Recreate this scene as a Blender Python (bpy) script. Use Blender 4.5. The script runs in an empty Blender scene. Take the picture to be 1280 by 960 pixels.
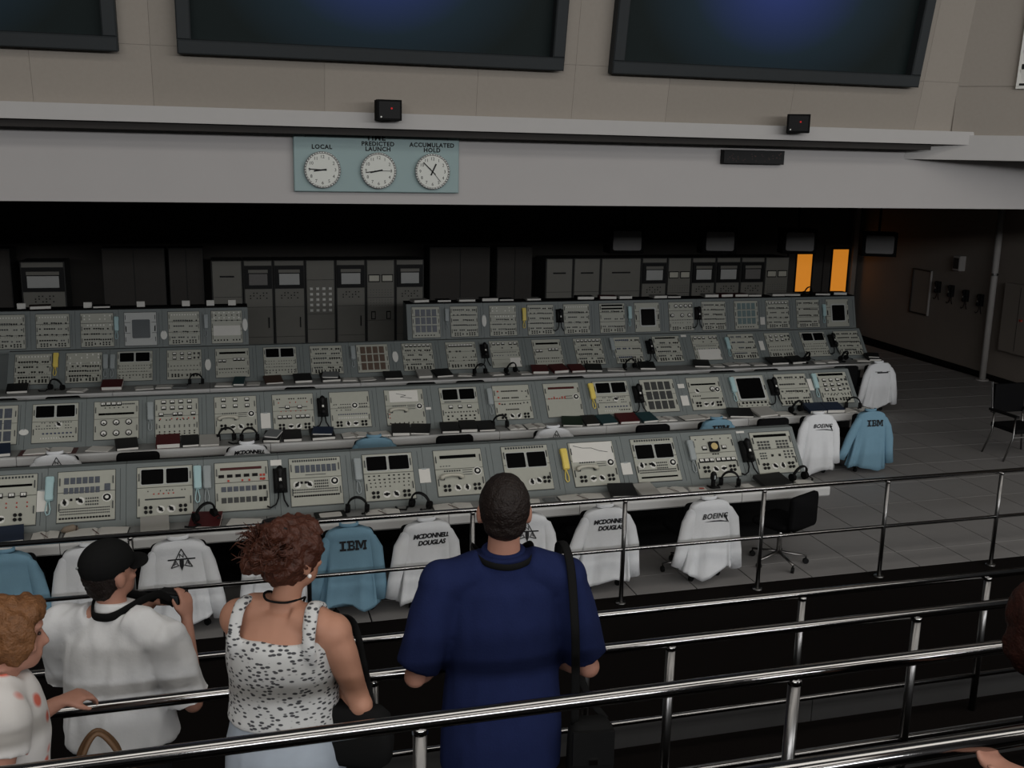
import bpy, math, random
from mathutils import Vector, Matrix, noise

random.seed(7)
PI = math.pi
S = bpy.context.scene
COL = S.collection

# ------------------------------------------------------------------ camera, world, lights, exposure
CAM_Z = 4.0
yaw, pitch, roll = 0.277, 0.2133, 0.0198
fw = Vector((math.sin(yaw)*math.cos(pitch), math.cos(yaw)*math.cos(pitch), -math.sin(pitch)))
rt = Vector((math.cos(yaw), -math.sin(yaw), 0))
up = rt.cross(fw)
r_ = rt*math.cos(roll) + up*math.sin(roll)
u_ = up*math.cos(roll) - rt*math.sin(roll)
cam_d = bpy.data.cameras.new('camera'); cam = bpy.data.objects.new('camera', cam_d); COL.objects.link(cam)
cam_d.sensor_width = 36; cam_d.lens = 36.0; cam_d.clip_start = 0.05; cam_d.clip_end = 200
cam.matrix_world = Matrix(((r_.x, u_.x, -fw.x, 0), (r_.y, u_.y, -fw.y, 0), (r_.z, u_.z, -fw.z, CAM_Z), (0, 0, 0, 1)))
S.camera = cam

world = bpy.data.worlds.new('world'); S.world = world; world.use_nodes = True
world.node_tree.nodes['Background'].inputs[0].default_value = (0.9, 0.95, 1.0, 1)
world.node_tree.nodes['Background'].inputs[1].default_value = 0.035

def ceiling_lamp(x, y, z, sx, sy, power, col=(1, 0.96, 0.9)):
    d = bpy.data.lights.new('ceiling_lamp', 'AREA'); d.shape = 'RECTANGLE'; d.size = sx; d.size_y = sy
    d.energy = power; d.color = col
    o = bpy.data.objects.new('ceiling_lamp', d); COL.objects.link(o); o.location = (x, y, z)
    return o
for ly, pw in ((-9, 750), (-3.5, 820), (2.0, 820)):     # broad rows of ceiling panels over the gallery
    ceiling_lamp(12, ly, 9.0, 46, 2.6, pw)
# unseen strip light added behind the gallery, reaching under the fascia and along rails
win = ceiling_lamp(12, -14, 7.0, 48, 1.3, 3300, (0.97, 0.98, 1.0)); win.name = 'gallery_fill_light'; win.rotation_euler = (math.radians(80), 0, 0)

S.view_settings.view_transform = 'Standard'; S.view_settings.look = 'None'
S.view_settings.gamma = 1.0; S.view_settings.use_curve_mapping = False
S.view_settings.exposure = -0.2

# ------------------------------------------------------------------ materials
MATS = {}
def mat(name, col, rough=0.6, metal=0.0, var=0.08, scale=8.0, bump=0.0, spec=0.4, emit=None, estr=0.0, bscale=None):
    if name in MATS: return MATS[name]
    m = bpy.data.materials.new(name); m.use_nodes = True
    nt = m.node_tree; b = nt.nodes['Principled BSDF']
    b.inputs['Roughness'].default_value = rough; b.inputs['Metallic'].default_value = metal
    b.inputs['Specular IOR Level'].default_value = spec
    tc = nt.nodes.new('ShaderNodeTexCoord'); nz = nt.nodes.new('ShaderNodeTexNoise')
    nz.inputs['Scale'].default_value = scale; nz.inputs['Detail'].default_value = 4
    nt.links.new(tc.outputs['Object'], nz.inputs['Vector'])
    mx = nt.nodes.new('ShaderNodeMix'); mx.data_type = 'RGBA'
    c0 = [max(0, c*(1-var)) for c in col]; c1 = [min(1, c*(1+var)) for c in col]
    mx.inputs['A'].default_value = (*c0, 1); mx.inputs['B'].default_value = (*c1, 1)
    nt.links.new(nz.outputs['Fac'], mx.inputs['Factor']); nt.links.new(mx.outputs['Result'], b.inputs['Base Color'])
    if bump:
        bp = nt.nodes.new('ShaderNodeBump'); bp.inputs['Strength'].default_value = bump; bp.inputs['Distance'].default_value = 0.01
        n2 = nt.nodes.new('ShaderNodeTexNoise'); n2.inputs['Scale'].default_value = bscale or scale*6
        nt.links.new(tc.outputs['Object'], n2.inputs['Vector'])
        nt.links.new(n2.outputs['Fac'], bp.inputs['Height']); nt.links.new(bp.outputs['Normal'], b.inputs['Normal'])
    if emit:
        b.inputs['Emission Color'].default_value = (*emit, 1); b.inputs['Emission Strength'].default_value = estr
    MATS[name] = m
    return m
fascia_m = mat('painted_plaster', (0.42, 0.402, 0.392), 0.8, var=0.03, scale=3, bump=0.05)
ledge_m = mat('painted_ledge', (0.45, 0.435, 0.42), 0.7, var=0.03)
beige_a = mat('beige_fabric_panel', (0.325, 0.29, 0.25), 0.95, var=0.05, scale=30, bump=0.1)
beige_b = mat('beige_fabric_panel_dark', (0.30, 0.268, 0.23), 0.95, var=0.05, scale=30, bump=0.1)
frame_m = mat('screen_frame_paint', (0.030, 0.034, 0.036), 0.6, spec=0.2)
cab_m = mat('console_paint', (0.170, 0.190, 0.185), 0.55, var=0.06, scale=14, bump=0.03)
panel_m = mat('instrument_panel_paint', (0.415, 0.415, 0.355), 0.55, var=0.05, scale=20)
panel_l = mat('instrument_panel_pale', (0.48, 0.49, 0.47), 0.5, var=0.05, scale=20)
seam_m = mat('panel_joint', (0.05, 0.055, 0.055), 0.8)
desk_m = mat('worktop_laminate', (0.27, 0.27, 0.26), 0.5, var=0.05)
edge_m = mat('worktop_edging', (0.58, 0.575, 0.56), 0.5, var=0.04)
black_m = mat('black_plastic', (0.008, 0.008, 0.008), 0.5, spec=0.15)
matte_k = mat('matte_black', (0.008, 0.008, 0.008), 0.9, spec=0.08)
glass_k = mat('dark_screen_glass', (0.004, 0.004, 0.004), 0.15, spec=0.12)
crt_m = mat('crt_glass', (0.045, 0.055, 0.06), 0.3, spec=0.4)
white_m = mat('white_plastic', (0.72, 0.71, 0.66), 0.5, var=0.04)
grey_m = mat('grey_plastic', (0.33, 0.36, 0.36), 0.45, var=0.04)
teal_m = mat('pale_teal_plastic', (0.40, 0.57, 0.58), 0.45, var=0.04)
yell_m = mat('yellow_plastic', (0.80, 0.62, 0.14), 0.45, var=0.04)
pale_m = mat('cream_plastic', (0.50, 0.48, 0.40), 0.5, var=0.04)
red_m = mat('red_plastic', (0.45, 0.05, 0.03), 0.5)
dred_m = mat('dark_red_strip', (0.06, 0.008, 0.008), 0.4)
blue_w = mat('blue_grey_window', (0.085, 0.095, 0.115), 0.35, var=0.35, scale=60)
brown_w = mat('brown_window', (0.12, 0.085, 0.065), 0.4, var=0.3, scale=60)
teal_w = mat('teal_window', (0.12, 0.18, 0.18), 0.4, var=0.3, scale=60)
dark_w = mat('dark_window', (0.05, 0.052, 0.05), 0.4, var=0.4, scale=50)
navy_b = mat('navy_keys', (0.03, 0.045, 0.10), 0.4)
amber_m = mat('amber_scope', (0.55, 0.42, 0.18), 0.4)
paper_m = mat('paper', (0.70, 0.68, 0.63), 0.9, var=0.05, scale=10)
tile_m = mat('floor_tile', (0.245, 0.235, 0.228), 0.6, var=0.06, scale=6)
sub_m = mat('floor_joint', (0.010, 0.009, 0.009), 1.0, spec=0.05)
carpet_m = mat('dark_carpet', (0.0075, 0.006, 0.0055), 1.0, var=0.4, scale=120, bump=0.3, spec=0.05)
kick_m = mat('kick_panel_grey', (0.075, 0.075, 0.078), 0.7, var=0.1)
steel_m = mat('brushed_steel', (0.34, 0.33, 0.325), 0.13, 1.0, var=0.0, scale=40)
post_m = mat('dull_steel', (0.22, 0.215, 0.21), 0.3, 1.0, var=0.05, scale=40)
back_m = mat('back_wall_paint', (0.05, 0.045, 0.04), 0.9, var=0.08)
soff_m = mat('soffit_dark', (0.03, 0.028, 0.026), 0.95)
rack_m = mat('rack_paint', (0.165, 0.158, 0.135), 0.6, var=0.06)
rackd_m = mat('rack_side', (0.025, 0.025, 0.023), 0.7)
wallr_m = mat('side_wall_paint', (0.24, 0.205, 0.175), 0.9, var=0.08, scale=2)
pipe_m = mat('pipe_paint', (0.36, 0.34, 0.32), 0.6)
orange_m = mat('lit_orange_pane', (0.35, 0.15, 0.03), 0.5, emit=(1.0, 0.34, 0.03), estr=0.55)
brown_m = mat('brown_leather', (0.09, 0.045, 0.018), 0.6, var=0.2)
clockb_m = mat('clock_board_paint', (0.27, 0.36, 0.36), 0.6, var=0.03)
COVER = {'K': mat('cover_black', (0.014, 0.014, 0.014), 0.5), 'N': mat('cover_navy', (0.02, 0.03, 0.055), 0.5),
         'M': mat('cover_maroon', (0.075, 0.013, 0.014), 0.5), 'G': mat('cover_green', (0.012, 0.025, 0.015), 0.5),
         'T': mat('cover_teal', (0.02, 0.05, 0.055), 0.5), 'B': mat('cover_brown', (0.06, 0.035, 0.025), 0.6),
         'P': mat('cover_pale', (0.36, 0.35, 0.32), 0.7), 'S': mat('cover_grey', (0.16, 0.17, 0.17), 0.7)}

# ------------------------------------------------------------------ mesh helpers
class MB:
    def __init__(s): s.v = []; s.f = []; s.m = []
    def add(s, vs, fs, m=0):
        o = len(s.v); s.v += [tuple(v) for v in vs]
        for f in fs: s.f.append(tuple(i+o for i in f)); s.m.append(m)
        return s
    def box(s, x, y, z, sx, sy, sz, m=0, mtx=None):
        vs = [Vector((x+a*sx/2, y+b*sy/2, z+c*sz/2)) for c in (-1, 1) for b in (-1, 1) for a in (-1, 1)]
        if mtx: vs = [mtx @ v for v in vs]
        return s.add(vs, [(0, 2, 3, 1), (4, 5, 7, 6), (0, 1, 5, 4), (2, 6, 7, 3), (0, 4, 6, 2), (1, 3, 7, 5)], m)
    def bbox(s, x, y, z, sx, sy, sz, b=0.01, m=0, mtx=None):
        # box with chamfered edges seen from +z : a stack of three rings
        def ring(zz, i): 
            hx, hy = sx/2-i, sy/2-i
            return [Vector((x-hx, y-hy, zz)), Vector((x+hx, y-hy, zz)), Vector((x+hx, y+hy, zz)), Vector((x-hx, y+hy, zz))]
        return s.loft([ring(z-sz/2, 0), ring(z+sz/2-b, 0), ring(z+sz/2, b)], m, mtx)
    def loft(s, rings, m=0, mtx=None, cap=True):
        n = len(rings[0]); vs = [v for r in rings for v in r]
        if mtx: vs = [mtx @ Vector(v) for v in vs]
        fs = []
        for k in range(len(rings)-1):
            for i in range(n):
                j = (i+1) % n
                fs.append((k*n+i, k*n+j, (k+1)*n+j, (k+1)*n+i))
        if cap:
            fs.append(tuple(range(n-1, -1, -1))); fs.append(tuple((len(rings)-1)*n+i for i in range(n)))
        return s.add(vs, fs, m)
    def cyl(s, p0, p1, r0, r1=None, n=12, m=0, cap=True):
        return s.tube([p0, p1], [r0, r0 if r1 is None else r1], n, m, None, cap)
    def tube(s, pts, rad, n=12, m=0, hint=None, cap=True):
        pts = [Vector(p) for p in pts]; rings = []; prev = None
        for k, p in enumerate(pts):
            t = (pts[min(k+1, len(pts)-1)] - pts[max(k-1, 0)])
            t = t.normalized() if t.length > 1e-9 else Vector((0, 0, 1))
            h = Vector(hint) if hint is not None else (prev if prev is not None else (Vector((0, 0, 1)) if abs(t.z) < 0.8 else Vector((1, 0, 0))))
            a = h - t*h.dot(t)
            if a.length < 1e-6: a = Vector((0, 1, 0)) - t*t.y
            a.normalize(); b = t.cross(a); prev = a
            rr = rad[k] if hasattr(rad, '__len__') else rad
            ra, rb = (rr if hasattr(rr, '__len__') else (rr, rr))
            rings.append([p + a*(ra*math.cos(2*PI*i/n)) + b*(rb*math.sin(2*PI*i/n)) for i in range(n)])
        return s.loft(rings, m, None, cap)
    def ell(s, c, r, nu=12, nv=8, m=0, mtx=None):
        rings = []
        for k in range(nv+1):
            ph = -PI/2 + PI*k/nv; ph = max(-PI/2+0.05, min(PI/2-0.05, ph))
            rings.append([Vector((c[0]+r[0]*math.cos(ph)*math.cos(2*PI*i/nu), c[1]+r[1]*math.cos(ph)*math.sin(2*PI*i/nu), c[2]+r[2]*math.sin(ph))) for i in range(nu)])
        return s.loft(rings, m, mtx)
    def disc(s, x, y, z, r, n=16, m=0):
        return s.add([(x+r*math.cos(2*PI*i/n), y+r*math.sin(2*PI*i/n), z) for i in range(n)], [tuple(range(n))], m)
    def prism(s, poly, z0, z1, m=0, mtx=None):
        return s.loft([[Vector((x, y, z0)) for x, y in poly], [Vector((x, y, z1)) for x, y in poly]], m, mtx)
    def xprof(s, prof, x0, x1, m=0):
        # profile of (y, z), extruded along x
        return s.loft([[Vector((x0, y, z)) for y, z in prof], [Vector((x1, y, z)) for y, z in prof]], m)
    def mesh(s, name, mats, smooth=False):
        me = bpy.data.meshes.new(name); me.from_pydata(s.v, [], s.f)
        for m in (mats if isinstance(mats, (list, tuple)) else [mats]): me.materials.append(m)
        me.polygons.foreach_set('material_index', s.m)
        if smooth: me.polygons.foreach_set('use_smooth', [True]*len(s.f))
        me.update(); 
        import bmesh
        bm = bmesh.new(); bm.from_mesh(me); bmesh.ops.recalc_face_normals(bm, faces=bm.faces); bm.to_mesh(me); bm.free()
        return me

def add(name, mesh, parent=None, loc=(0, 0, 0), rot=(0, 0, 0), kind=None, label=None):
    o = bpy.data.objects.new(name, mesh); COL.objects.link(o)
    o.location = loc; o.rotation_euler = rot
    if parent is not None: o.parent = parent
    if kind: o['kind'] = kind
    if label: o['label'] = label
    return o
LABELLED = []
def tag(o, label, cat, group=None):
    o['label'] = label; o['category'] = cat
    if group: o['group'] = group
    LABELLED.append(o)
    return o
def thing(name, label, cat, loc=(0, 0, 0), rot=(0, 0, 0), group=None):
    return tag(add(name, None, None, loc, rot), label, cat, group)
def struct(name, mesh, loc=(0, 0, 0), rot=(0, 0, 0)):
    return add(name, mesh, None, loc, rot, 'structure')
CACHE = {}
def cached(key, fn):
    if key not in CACHE: CACHE[key] = fn()
    return CACHE[key]
ORD = ['', 'first', 'second', 'third', 'fourth', 'fifth', 'sixth', 'seventh', 'eighth', 'ninth', 'tenth', 'eleventh', 'twelfth',
       'thirteenth', 'fourteenth', 'fifteenth', 'sixteenth', 'seventeenth', 'eighteenth', 'nineteenth', 'twentieth']
def from_right(i, n):
    k = n - i
    return 'at the right end' if k == 1 else ORD[k] + ' from the right'

DG = None
def text_mesh(body, size, m, shear=0.0, extrude=0.0, align='CENTER', space=1.0, bold=0.0):
    c = bpy.data.curves.new('txt', 'FONT'); c.body = body; c.size = size; c.shear = shear; c.extrude = extrude
    c.align_x = align; c.align_y = 'CENTER'; c.space_character = space; c.offset = bold; c.resolution_u = 3
    o = bpy.data.objects.new('txt', c); COL.objects.link(o)
    dg = bpy.context.evaluated_depsgraph_get(); me = bpy.data.meshes.new_from_object(o.evaluated_get(dg))
    bpy.data.objects.remove(o); bpy.data.curves.remove(c)
    me.materials.clear(); me.materials.append(m); me.name = 'lettering'
    return me
RX90 = (PI/2, 0, 0)          # local x right, y up, z towards the viewer (-Y)

# ------------------------------------------------------------------ the room
R4Y = 17.195; BACK = 21.56
# wall above the consoles
f = MB()
f.box(4.0, 10.5+0.14, 3.93, 20.0, 0.28, 0.74)
fascia = struct('wall_front', f.mesh('wall_front', fascia_m))
f = MB(); f.box(1.25, 10.325, 4.365, 14.5, 0.35, 0.145)
struct('trim_1', f.mesh('trim', ledge_m))
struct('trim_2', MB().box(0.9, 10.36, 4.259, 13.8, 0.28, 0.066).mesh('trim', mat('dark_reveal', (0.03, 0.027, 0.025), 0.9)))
# angled soffit block on the right
f = MB(); f.prism([(7.66, 10.502), (9.6, 9.33), (13.9, 6.75), (13.9, 10.502)], 4.125, 4.40)
struct('trim_3', f.mesh('trim', ledge_m))
# leaning upper wall: local y runs up the slope
LT = 0.18; LA = math.atan(LT)
wu = struct('wall_upper', MB().box(1.05, 1.4, -0.06, 14.1, 2.8, 0.1).mesh('wall_upper', beige_b), (0, 10.30, 4.42), (PI/2+LA, 0, 0))
xs = [-6.0, -4.4, -2.9, -1.573, -0.555, 1.0, 2.494, 3.5, 4.543, 6.0, 7.6, 8.1]
for i in range(len(xs)-1):
    a, b = xs[i], xs[i+1]
    zs = [0, 0.56, 1.7, 2.8]
    for j in range(3):
        m = beige_a if (i*2+j*3+(i//3)) % 3 else beige_b
        add('wall_panel', MB().box(0, 0, 0, b-a-0.002, zs[j+1]-zs[j]-0.002, 0.016).mesh('wall_panel', m), wu, ((a+b)/2, (zs[j]+zs[j+1])/2, 0.0))
# wall turning towards the viewer on the right
ang = math.atan2(1.17, 1.94)
wr = struct('wall_upper_right', MB().box(3.0, 1.4, -0.05, 6.0, 2.8, 0.1).mesh('wall_upper_right', beige_b), (8.1, 10.29, 4.39), (PI/2+LA*0.9, 0, -ang))
for (a, b, c, d) in ((0, 1.1, 0, 0.55), (1.1, 3.2, 0, 0.55), (3.2, 6.0, 0, 0.55), (0, 1.1, 0.55, 2.8), (1.1, 3.2, 0.55, 2.8), (3.2, 6.0, 0.55, 2.8)):
    add('wall_panel', MB().box(0, 0, 0, b-a-0.008, d-c-0.008, 0.016).mesh('wall_panel', beige_a), wr, ((a+b)/2, (c+d)/2, 0.004))
# white louvre on that wall
lv = thing('wall_louvre', 'white framed louvred vent high on the right wall beside the screens', 'vent', (8.1, 10.29, 4.39), (PI/2+LA*0.9, 0, -ang))
fr = MB(); 
fr.box(0.615, 1.2, 0.03, 0.03, 1.3, 0.05); fr.box(1.4, 0.545, 0.03, 1.6, 0.03, 0.05); fr.box(2.2, 1.2, 0.03, 0.03, 1.3, 0.05)
add('frame', fr.mesh('frame', white_m), lv)
add('backing', MB().box(1.4, 1.2, 0.014, 1.58, 1.3, 0.006).mesh('backing', black_m), lv)
sl = MB().box(0, 0, 0, 1.55, 0.15, 0.02).mesh('slat', white_m)
for k in range(6):
    add('slat', sl, lv, (1.4, 0.66+k*0.205, 0.035), (0.25, 0, 0))

# ceiling over the consoles, back wall, right wall, left wall
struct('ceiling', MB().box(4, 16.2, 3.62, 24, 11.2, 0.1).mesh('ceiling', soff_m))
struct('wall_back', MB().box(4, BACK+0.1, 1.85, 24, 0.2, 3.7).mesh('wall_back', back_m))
w = MB(); w.prism([(14.75, BACK), (14.0, 8.0), (14.3, 8.0), (15.05, BACK)], 0, 3.6)
struct('wall_right', w.mesh('wall_right', wallr_m))
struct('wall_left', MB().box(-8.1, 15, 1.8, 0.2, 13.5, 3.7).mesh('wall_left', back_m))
b = MB(); b.prism([(14.735, BACK), (13.99, 8.0), (13.975, 8.0), (14.72, BACK)], 0, 0.1)
struct('baseboard_right', b.mesh('baseboard', matte_k))
struct('trim_4', MB().box(14.55, BACK-0.07, 1.6, 0.12, 0.12, 3.2).mesh('trim', wallr_m))

# floor: raised tiles
TX, TY = 0.63, 0.71; X0, Y0 = 1.148, 8.83; EDGE = 8.42
fl = struct('floor', MB().box(3, 15, -0.03, 24, 13.4, 0.03).mesh('floor', sub_m))
tile_mesh = MB().box(0, 0, -0.01, TX-0.014, TY-0.014, 0.02).mesh('tile', tile_m)
cand = []
for i in range(-14, 22):
    for j in range(-1, 18):
        x0 = X0+i*TX; y0 = Y0+j*TY
        cx, cy = x0+TX/2, y0+TY/2
        if cx > 14.6 or y0+TY > BACK: continue
        vis = (cy < 9.3 and -3.2 < cx < 9.5) or (cx > 5.6 and cy < 11.9) or (cx > 8.2 and cy < 15) or (cx > 10.4)
        cand.append((not vis, math.hypot(cx, cy), x0, y0))
cand.sort()
rest = MB()
for k, (h, d, x0, y0) in enumerate(cand):
    y1 = y0+TY; ya = max(y0, EDGE)
    if k < 300:
        if ya > y0+0.01:
            add('tile', cached('edge_tile', lambda: MB().box(0, 0, -0.01, TX-0.014, y1-ya-0.014, 0.02).mesh('tile', tile_m)), fl, (x0+TX/2, (ya+y1)/2, 0))
        else:
            add('tile', tile_mesh, fl, (x0+TX/2, y0+TY/2, 0))
    else:
        rest.box(x0+TX/2, (ya+y1)/2, -0.008, TX-0.007, y1-ya-0.012, 0.016)
add('tile_field', rest.mesh('tile_field', tile_m), fl, kind='stuff')
# carpeted tiers of the viewing gallery
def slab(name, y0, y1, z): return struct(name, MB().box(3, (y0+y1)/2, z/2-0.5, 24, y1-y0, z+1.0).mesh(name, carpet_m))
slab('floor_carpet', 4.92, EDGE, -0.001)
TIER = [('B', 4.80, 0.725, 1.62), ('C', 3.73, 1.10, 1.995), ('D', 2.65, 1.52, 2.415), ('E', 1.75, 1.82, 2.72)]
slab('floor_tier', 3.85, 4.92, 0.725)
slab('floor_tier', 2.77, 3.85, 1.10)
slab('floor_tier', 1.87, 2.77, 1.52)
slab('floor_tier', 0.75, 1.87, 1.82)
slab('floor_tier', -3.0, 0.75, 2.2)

# ------------------------------------------------------------------ guard rails
def rail(label, y, floor_z, top_z, posts, x0, x1, lower, r=0.024, rl=0.015, kick=True, flange=False):
    t = thing('guard_rail', label, 'railing', (0, y, floor_z), group='steel guard rails of the viewing gallery')
    add('top_bar', MB().cyl((x0, 0, top_z-floor_z), (x1, 0, top_z-floor_z), r, n=20).mesh('top_bar', steel_m, True), t)
    add('lower_bar', MB().cyl((x0, 0, lower), (x1, 0, lower), rl, n=14).mesh('lower_bar', steel_m, True), t)
    pm = MB().cyl((0, 0, 0), (0, 0, top_z-floor_z-r*0.8), 0.021, n=14).mesh('post', post_m, True)
    fm = MB().cyl((0, 0, 0), (0, 0, 0.012), 0.05, n=18).mesh('flange', post_m, True)
    cm = MB().cyl((0, 0, top_z-floor_z-r-0.012), (0, 0, top_z-floor_z-r+0.01), 0.024, n=14).mesh('collar', steel_m, True)
    for px in posts:
        p = add('post', pm, t, (px, 0, 0))
        add('collar', cm, p)
        if flange: add('flange', fm, p)
    if kick:
        n = 6; w = (x1-x0)/n
        km = MB().box(0, 0, 0, w-0.006, 0.02, lower-0.085+0.12).mesh('kick_panel', kick_m)
        for k in range(n): add('kick_panel', km, t, (x0+w*(k+0.5), 0.145, (lower-0.085-0.12)/2))
    return t
rail('steel two-bar guard rail standing on the carpet edge in front of the consoles', 8.28, 0.0, 1.02,
     [-3.6, -2.2, -0.80, 0.60, 2.02, 3.45, 4.865, 6.225, 7.565, 8.95, 10.3], -4.2, 11, 0.532, r=0.0225, rl=0.0185, kick=False, flange=True)
rail('steel guard rail of the lowest carpeted tier, in front of the man in the cap', 4.80, 0.725, 1.622, [-3.3, -2.05, -0.76, 0.528, 1.816, 3.115, 4.38, 5.65], -4, 7, 0.235)
rail('steel guard rail directly in front of the man in the blue shirt', 3.73, 1.10, 1.995, [-3.3, -2.03, -0.76, 0.51, 1.796, 3.033, 4.3], -4, 6, 0.255)
rail('thick bright guard rail running behind the backs of the blue-shirted man and the woman', 2.65, 1.52, 2.415, [-1.95, -0.73, 0.497, 1.717, 2.94, 4.15], -3, 5.5, 0.25)
rail('nearest guard rail crossing the bottom right corner of the view', 1.75, 1.82, 2.72, [-1.4, -0.1, 2.0, 3.2], -2.4, 4.2, 0.25)

# ------------------------------------------------------------------ wall fittings: screens, clocks, signs
def screen(xa, xb, ybot, ytop, label):
    t = thing('projection_screen', label, 'screen', (0, 10.30, 4.42), (PI/2+LA, 0, 0), 'dark projection screens above the consoles')
    fw_ = 0.125; w, h = xb-xa, ytop-ybot
    for nm, bx in (('frame_bar', (xa+w/2, ybot+fw_/2, w, fw_)), ('frame_bar', (xa+w/2, ytop-fw_/2, w, fw_)), ('frame_bar', (xa+fw_/2, ybot+h/2, fw_, h-2*fw_)), ('frame_bar', (xb-fw_/2, ybot+h/2, fw_, h-2*fw_))):
        add(nm, MB().bbox(bx[0], bx[1], 0.075, bx[2], bx[3], 0.13, 0.012).mesh(nm, frame_m), t)
    g = MB(); g.box(0, 0, 0, w-2*fw_+0.004, h-2*fw_+0.004, 0.01)
    add('screen_surface', g.mesh('screen_surface', SCREEN_M), t, (xa+w/2, ybot+h/2, 0.02))
def screen_material():
    m = bpy.data.materials.new('projected_blue'); m.use_nodes = True; nt = m.node_tree; b = nt.nodes['Principled BSDF']
    b.inputs['Base Color'].default_value = (0.008, 0.014, 0.014, 1); b.inputs['Roughness'].default_value = 0.6; b.inputs['Specular IOR Level'].default_value = 0.15
    tc = nt.nodes.new('ShaderNodeTexCoord'); mp = nt.nodes.new('ShaderNodeMapping'); gr = nt.nodes.new('ShaderNodeTexGradient'); gr.gradient_type = 'SPHERICAL'
    mp.inputs['Scale'].default_value = (0.62, 0.80, 1.0)
    nt.links.new(tc.outputs['Object'], mp.inputs['Vector']); nt.links.new(mp.outputs['Vector'], gr.inputs['Vector'])
    cr = nt.nodes.new('ShaderNodeValToRGB'); e = cr.color_ramp.elements
    e[0].position = 0; e[0].color = (0.0, 0.0, 0.0, 1); e[1].position = 1; e[1].color = (0.020, 0.032, 0.16, 1)
    k = e.new(0.35); k.color = (0.004, 0.010, 0.018, 1)
    nt.links.new(gr.outputs['Color'], cr.inputs['Fac']); nt.links.new(cr.outputs['Color'], b.inputs['Emission Color']); b.inputs['Emission Strength'].default_value = 1.0
    return m
SCREEN_M = screen_material()
screen(-4.4, -0.82, 0.50, 2.6, 'dark projection screen at the left edge, mostly outside the view')
screen(-0.322, 3.337, 0.505, 2.6, 'dark bluish projection screen above the clock board')
screen(3.848, 7.455, 0.50, 2.6, 'dark bluish projection screen on the right above the small black sign')

ct = thing('clock_board', 'pale blue board with three round white clocks under the left ledge', 'clock', (1.532, 10.5, 3.965), RX90)
board = add('board', MB().bbox(0, 0, 0.03, 1.655, 0.575, 0.06, 0.008).mesh('board', clockb_m), ct)
add('lettering', text_mesh('TIME', 0.085, black_m, bold=0.003, space=1.1), board, (-0.02, 0.247, 0.0615))
add('rule', MB().box(-0.40, 0.255, 0.0605, 0.62, 0.004, 0.001).box(0.40, 0.255, 0.0605, 0.62, 0.004, 0.001).box(-0.71, 0.245, 0.0605, 0.004, 0.022, 0.001).box(0.71, 0.245, 0.0605, 0.004, 0.022, 0.001).mesh('rule', black_m), board)
face_m = mat('clock_face', (0.62, 0.63, 0.58), 0.5, var=0.02); rim_m = mat('clock_rim', (0.5, 0.5, 0.48), 0.3, 0.6)
for cxo, txt, hands in ((-0.553, ['LOCAL'], (262, 273, None)), (0.0, ['PREDICTED', 'LAUNCH'], (258, 262, 90)), (0.547, ['ACCUMULATED', 'HOLD'], (25, 314, 140))):
    for k, tx in enumerate(txt):
        add('lettering', text_mesh(tx, 0.058, black_m, bold=0.0022, space=1.12), board, (cxo, (0.185 if len(txt) > 1 else 0.145)-0.05*k, 0.0615))
    ck = add('clock', cached('clk', lambda: MB().cyl((0, 0, 0), (0, 0, 0.035), 0.166, n=40).mesh('clock', face_m)), ct, (cxo, -0.075, 0.06))
    rim = MB()
    for i in range(40):
        a0, a1 = 2*PI*i/40, 2*PI*(i+1)/40
        rim.tube([(0.168*math.cos(a0), 0.168*math.sin(a0), 0.03), (0.168*math.cos(a1), 0.168*math.sin(a1), 0.03)], 0.012, 6)
    add('rim', cached('clkrim', lambda: rim.mesh('rim', rim_m, True)), ck)
    for h in range(1, 13):
        a = PI/2 - 2*PI*h/12
        add('numeral', cached('num%d' % h, lambda: text_mesh(str(h), 0.044, black_m)), ck, (0.126*math.cos(a), 0.126*math.sin(a), 0.0362))
    for nm, dg, ln, wd in (('hour_hand', hands[0], 0.085, 0.014), ('minute_hand', hands[1], 0.13, 0.009), ('second_hand', hands[2], 0.13, 0.004)):
        if dg is None: continue
        add(nm, MB().box(0, ln/2-0.02, 0, wd, ln+0.04, 0.002).mesh(nm, black_m), ck, (0, 0, 0.039 if nm[0] == 'h' else 0.042), (0, 0, -math.radians(dg)))
sg = thing('led_sign', 'small black digital display sign mounted below the right-hand ledge', 'sign', (5.69, 10.5, 4.105), RX90)
add('housing', MB().bbox(0, 0, 0.04, 0.745, 0.15, 0.08, 0.006).mesh('housing', black_m), sg)
dig = MB(); rd = random.Random(11)
for k in range(34): dig.box(rd.uniform(-0.32, 0.33), rd.uniform(-0.045, 0.045), 0.0805, 0.007, 0.007, 0.001)
add('digits', dig.mesh('digits', mat('unlit_digits', (0.06, 0.014, 0.008), 0.5)), sg, kind='stuff')
for x, rz, lab in ((1.575, 0.0, 'small black box with a red light on the ledge above the clocks'), (5.97, -0.5, 'small black box on the ledge above the black digital sign')):
    t = thing('black_box', lab, 'box', (x, 10.03 if rz else 10.055, 4.365), (0, 0, rz))
    add('housing', MB().box(0, 0, 0.095, 0.235, 0.18, 0.19).mesh('housing', matte_k), t)
    add('front_plate', MB().box(0, -0.092, 0.095, 0.20, 0.006, 0.155).mesh('front_plate', black_m), t)
    add('indicator', MB().cyl((0.02, -0.095, 0.11), (0.02, -0.099, 0.11), 0.009, n=10).mesh('indicator', mat('red_led', (0.2, 0.0, 0.0), emit=(1, 0.02, 0.02), estr=0.35)), t)
    add('screw', MB().cyl((-0.08, -0.095, 0.03), (-0.08, -0.098, 0.03), 0.008, n=8).mesh('screw', white_m), t)
    add('bracket', MB().box(0, 0.06, 0.02, 0.06, 0.22, 0.04).mesh('bracket', matte_k), t)

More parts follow.
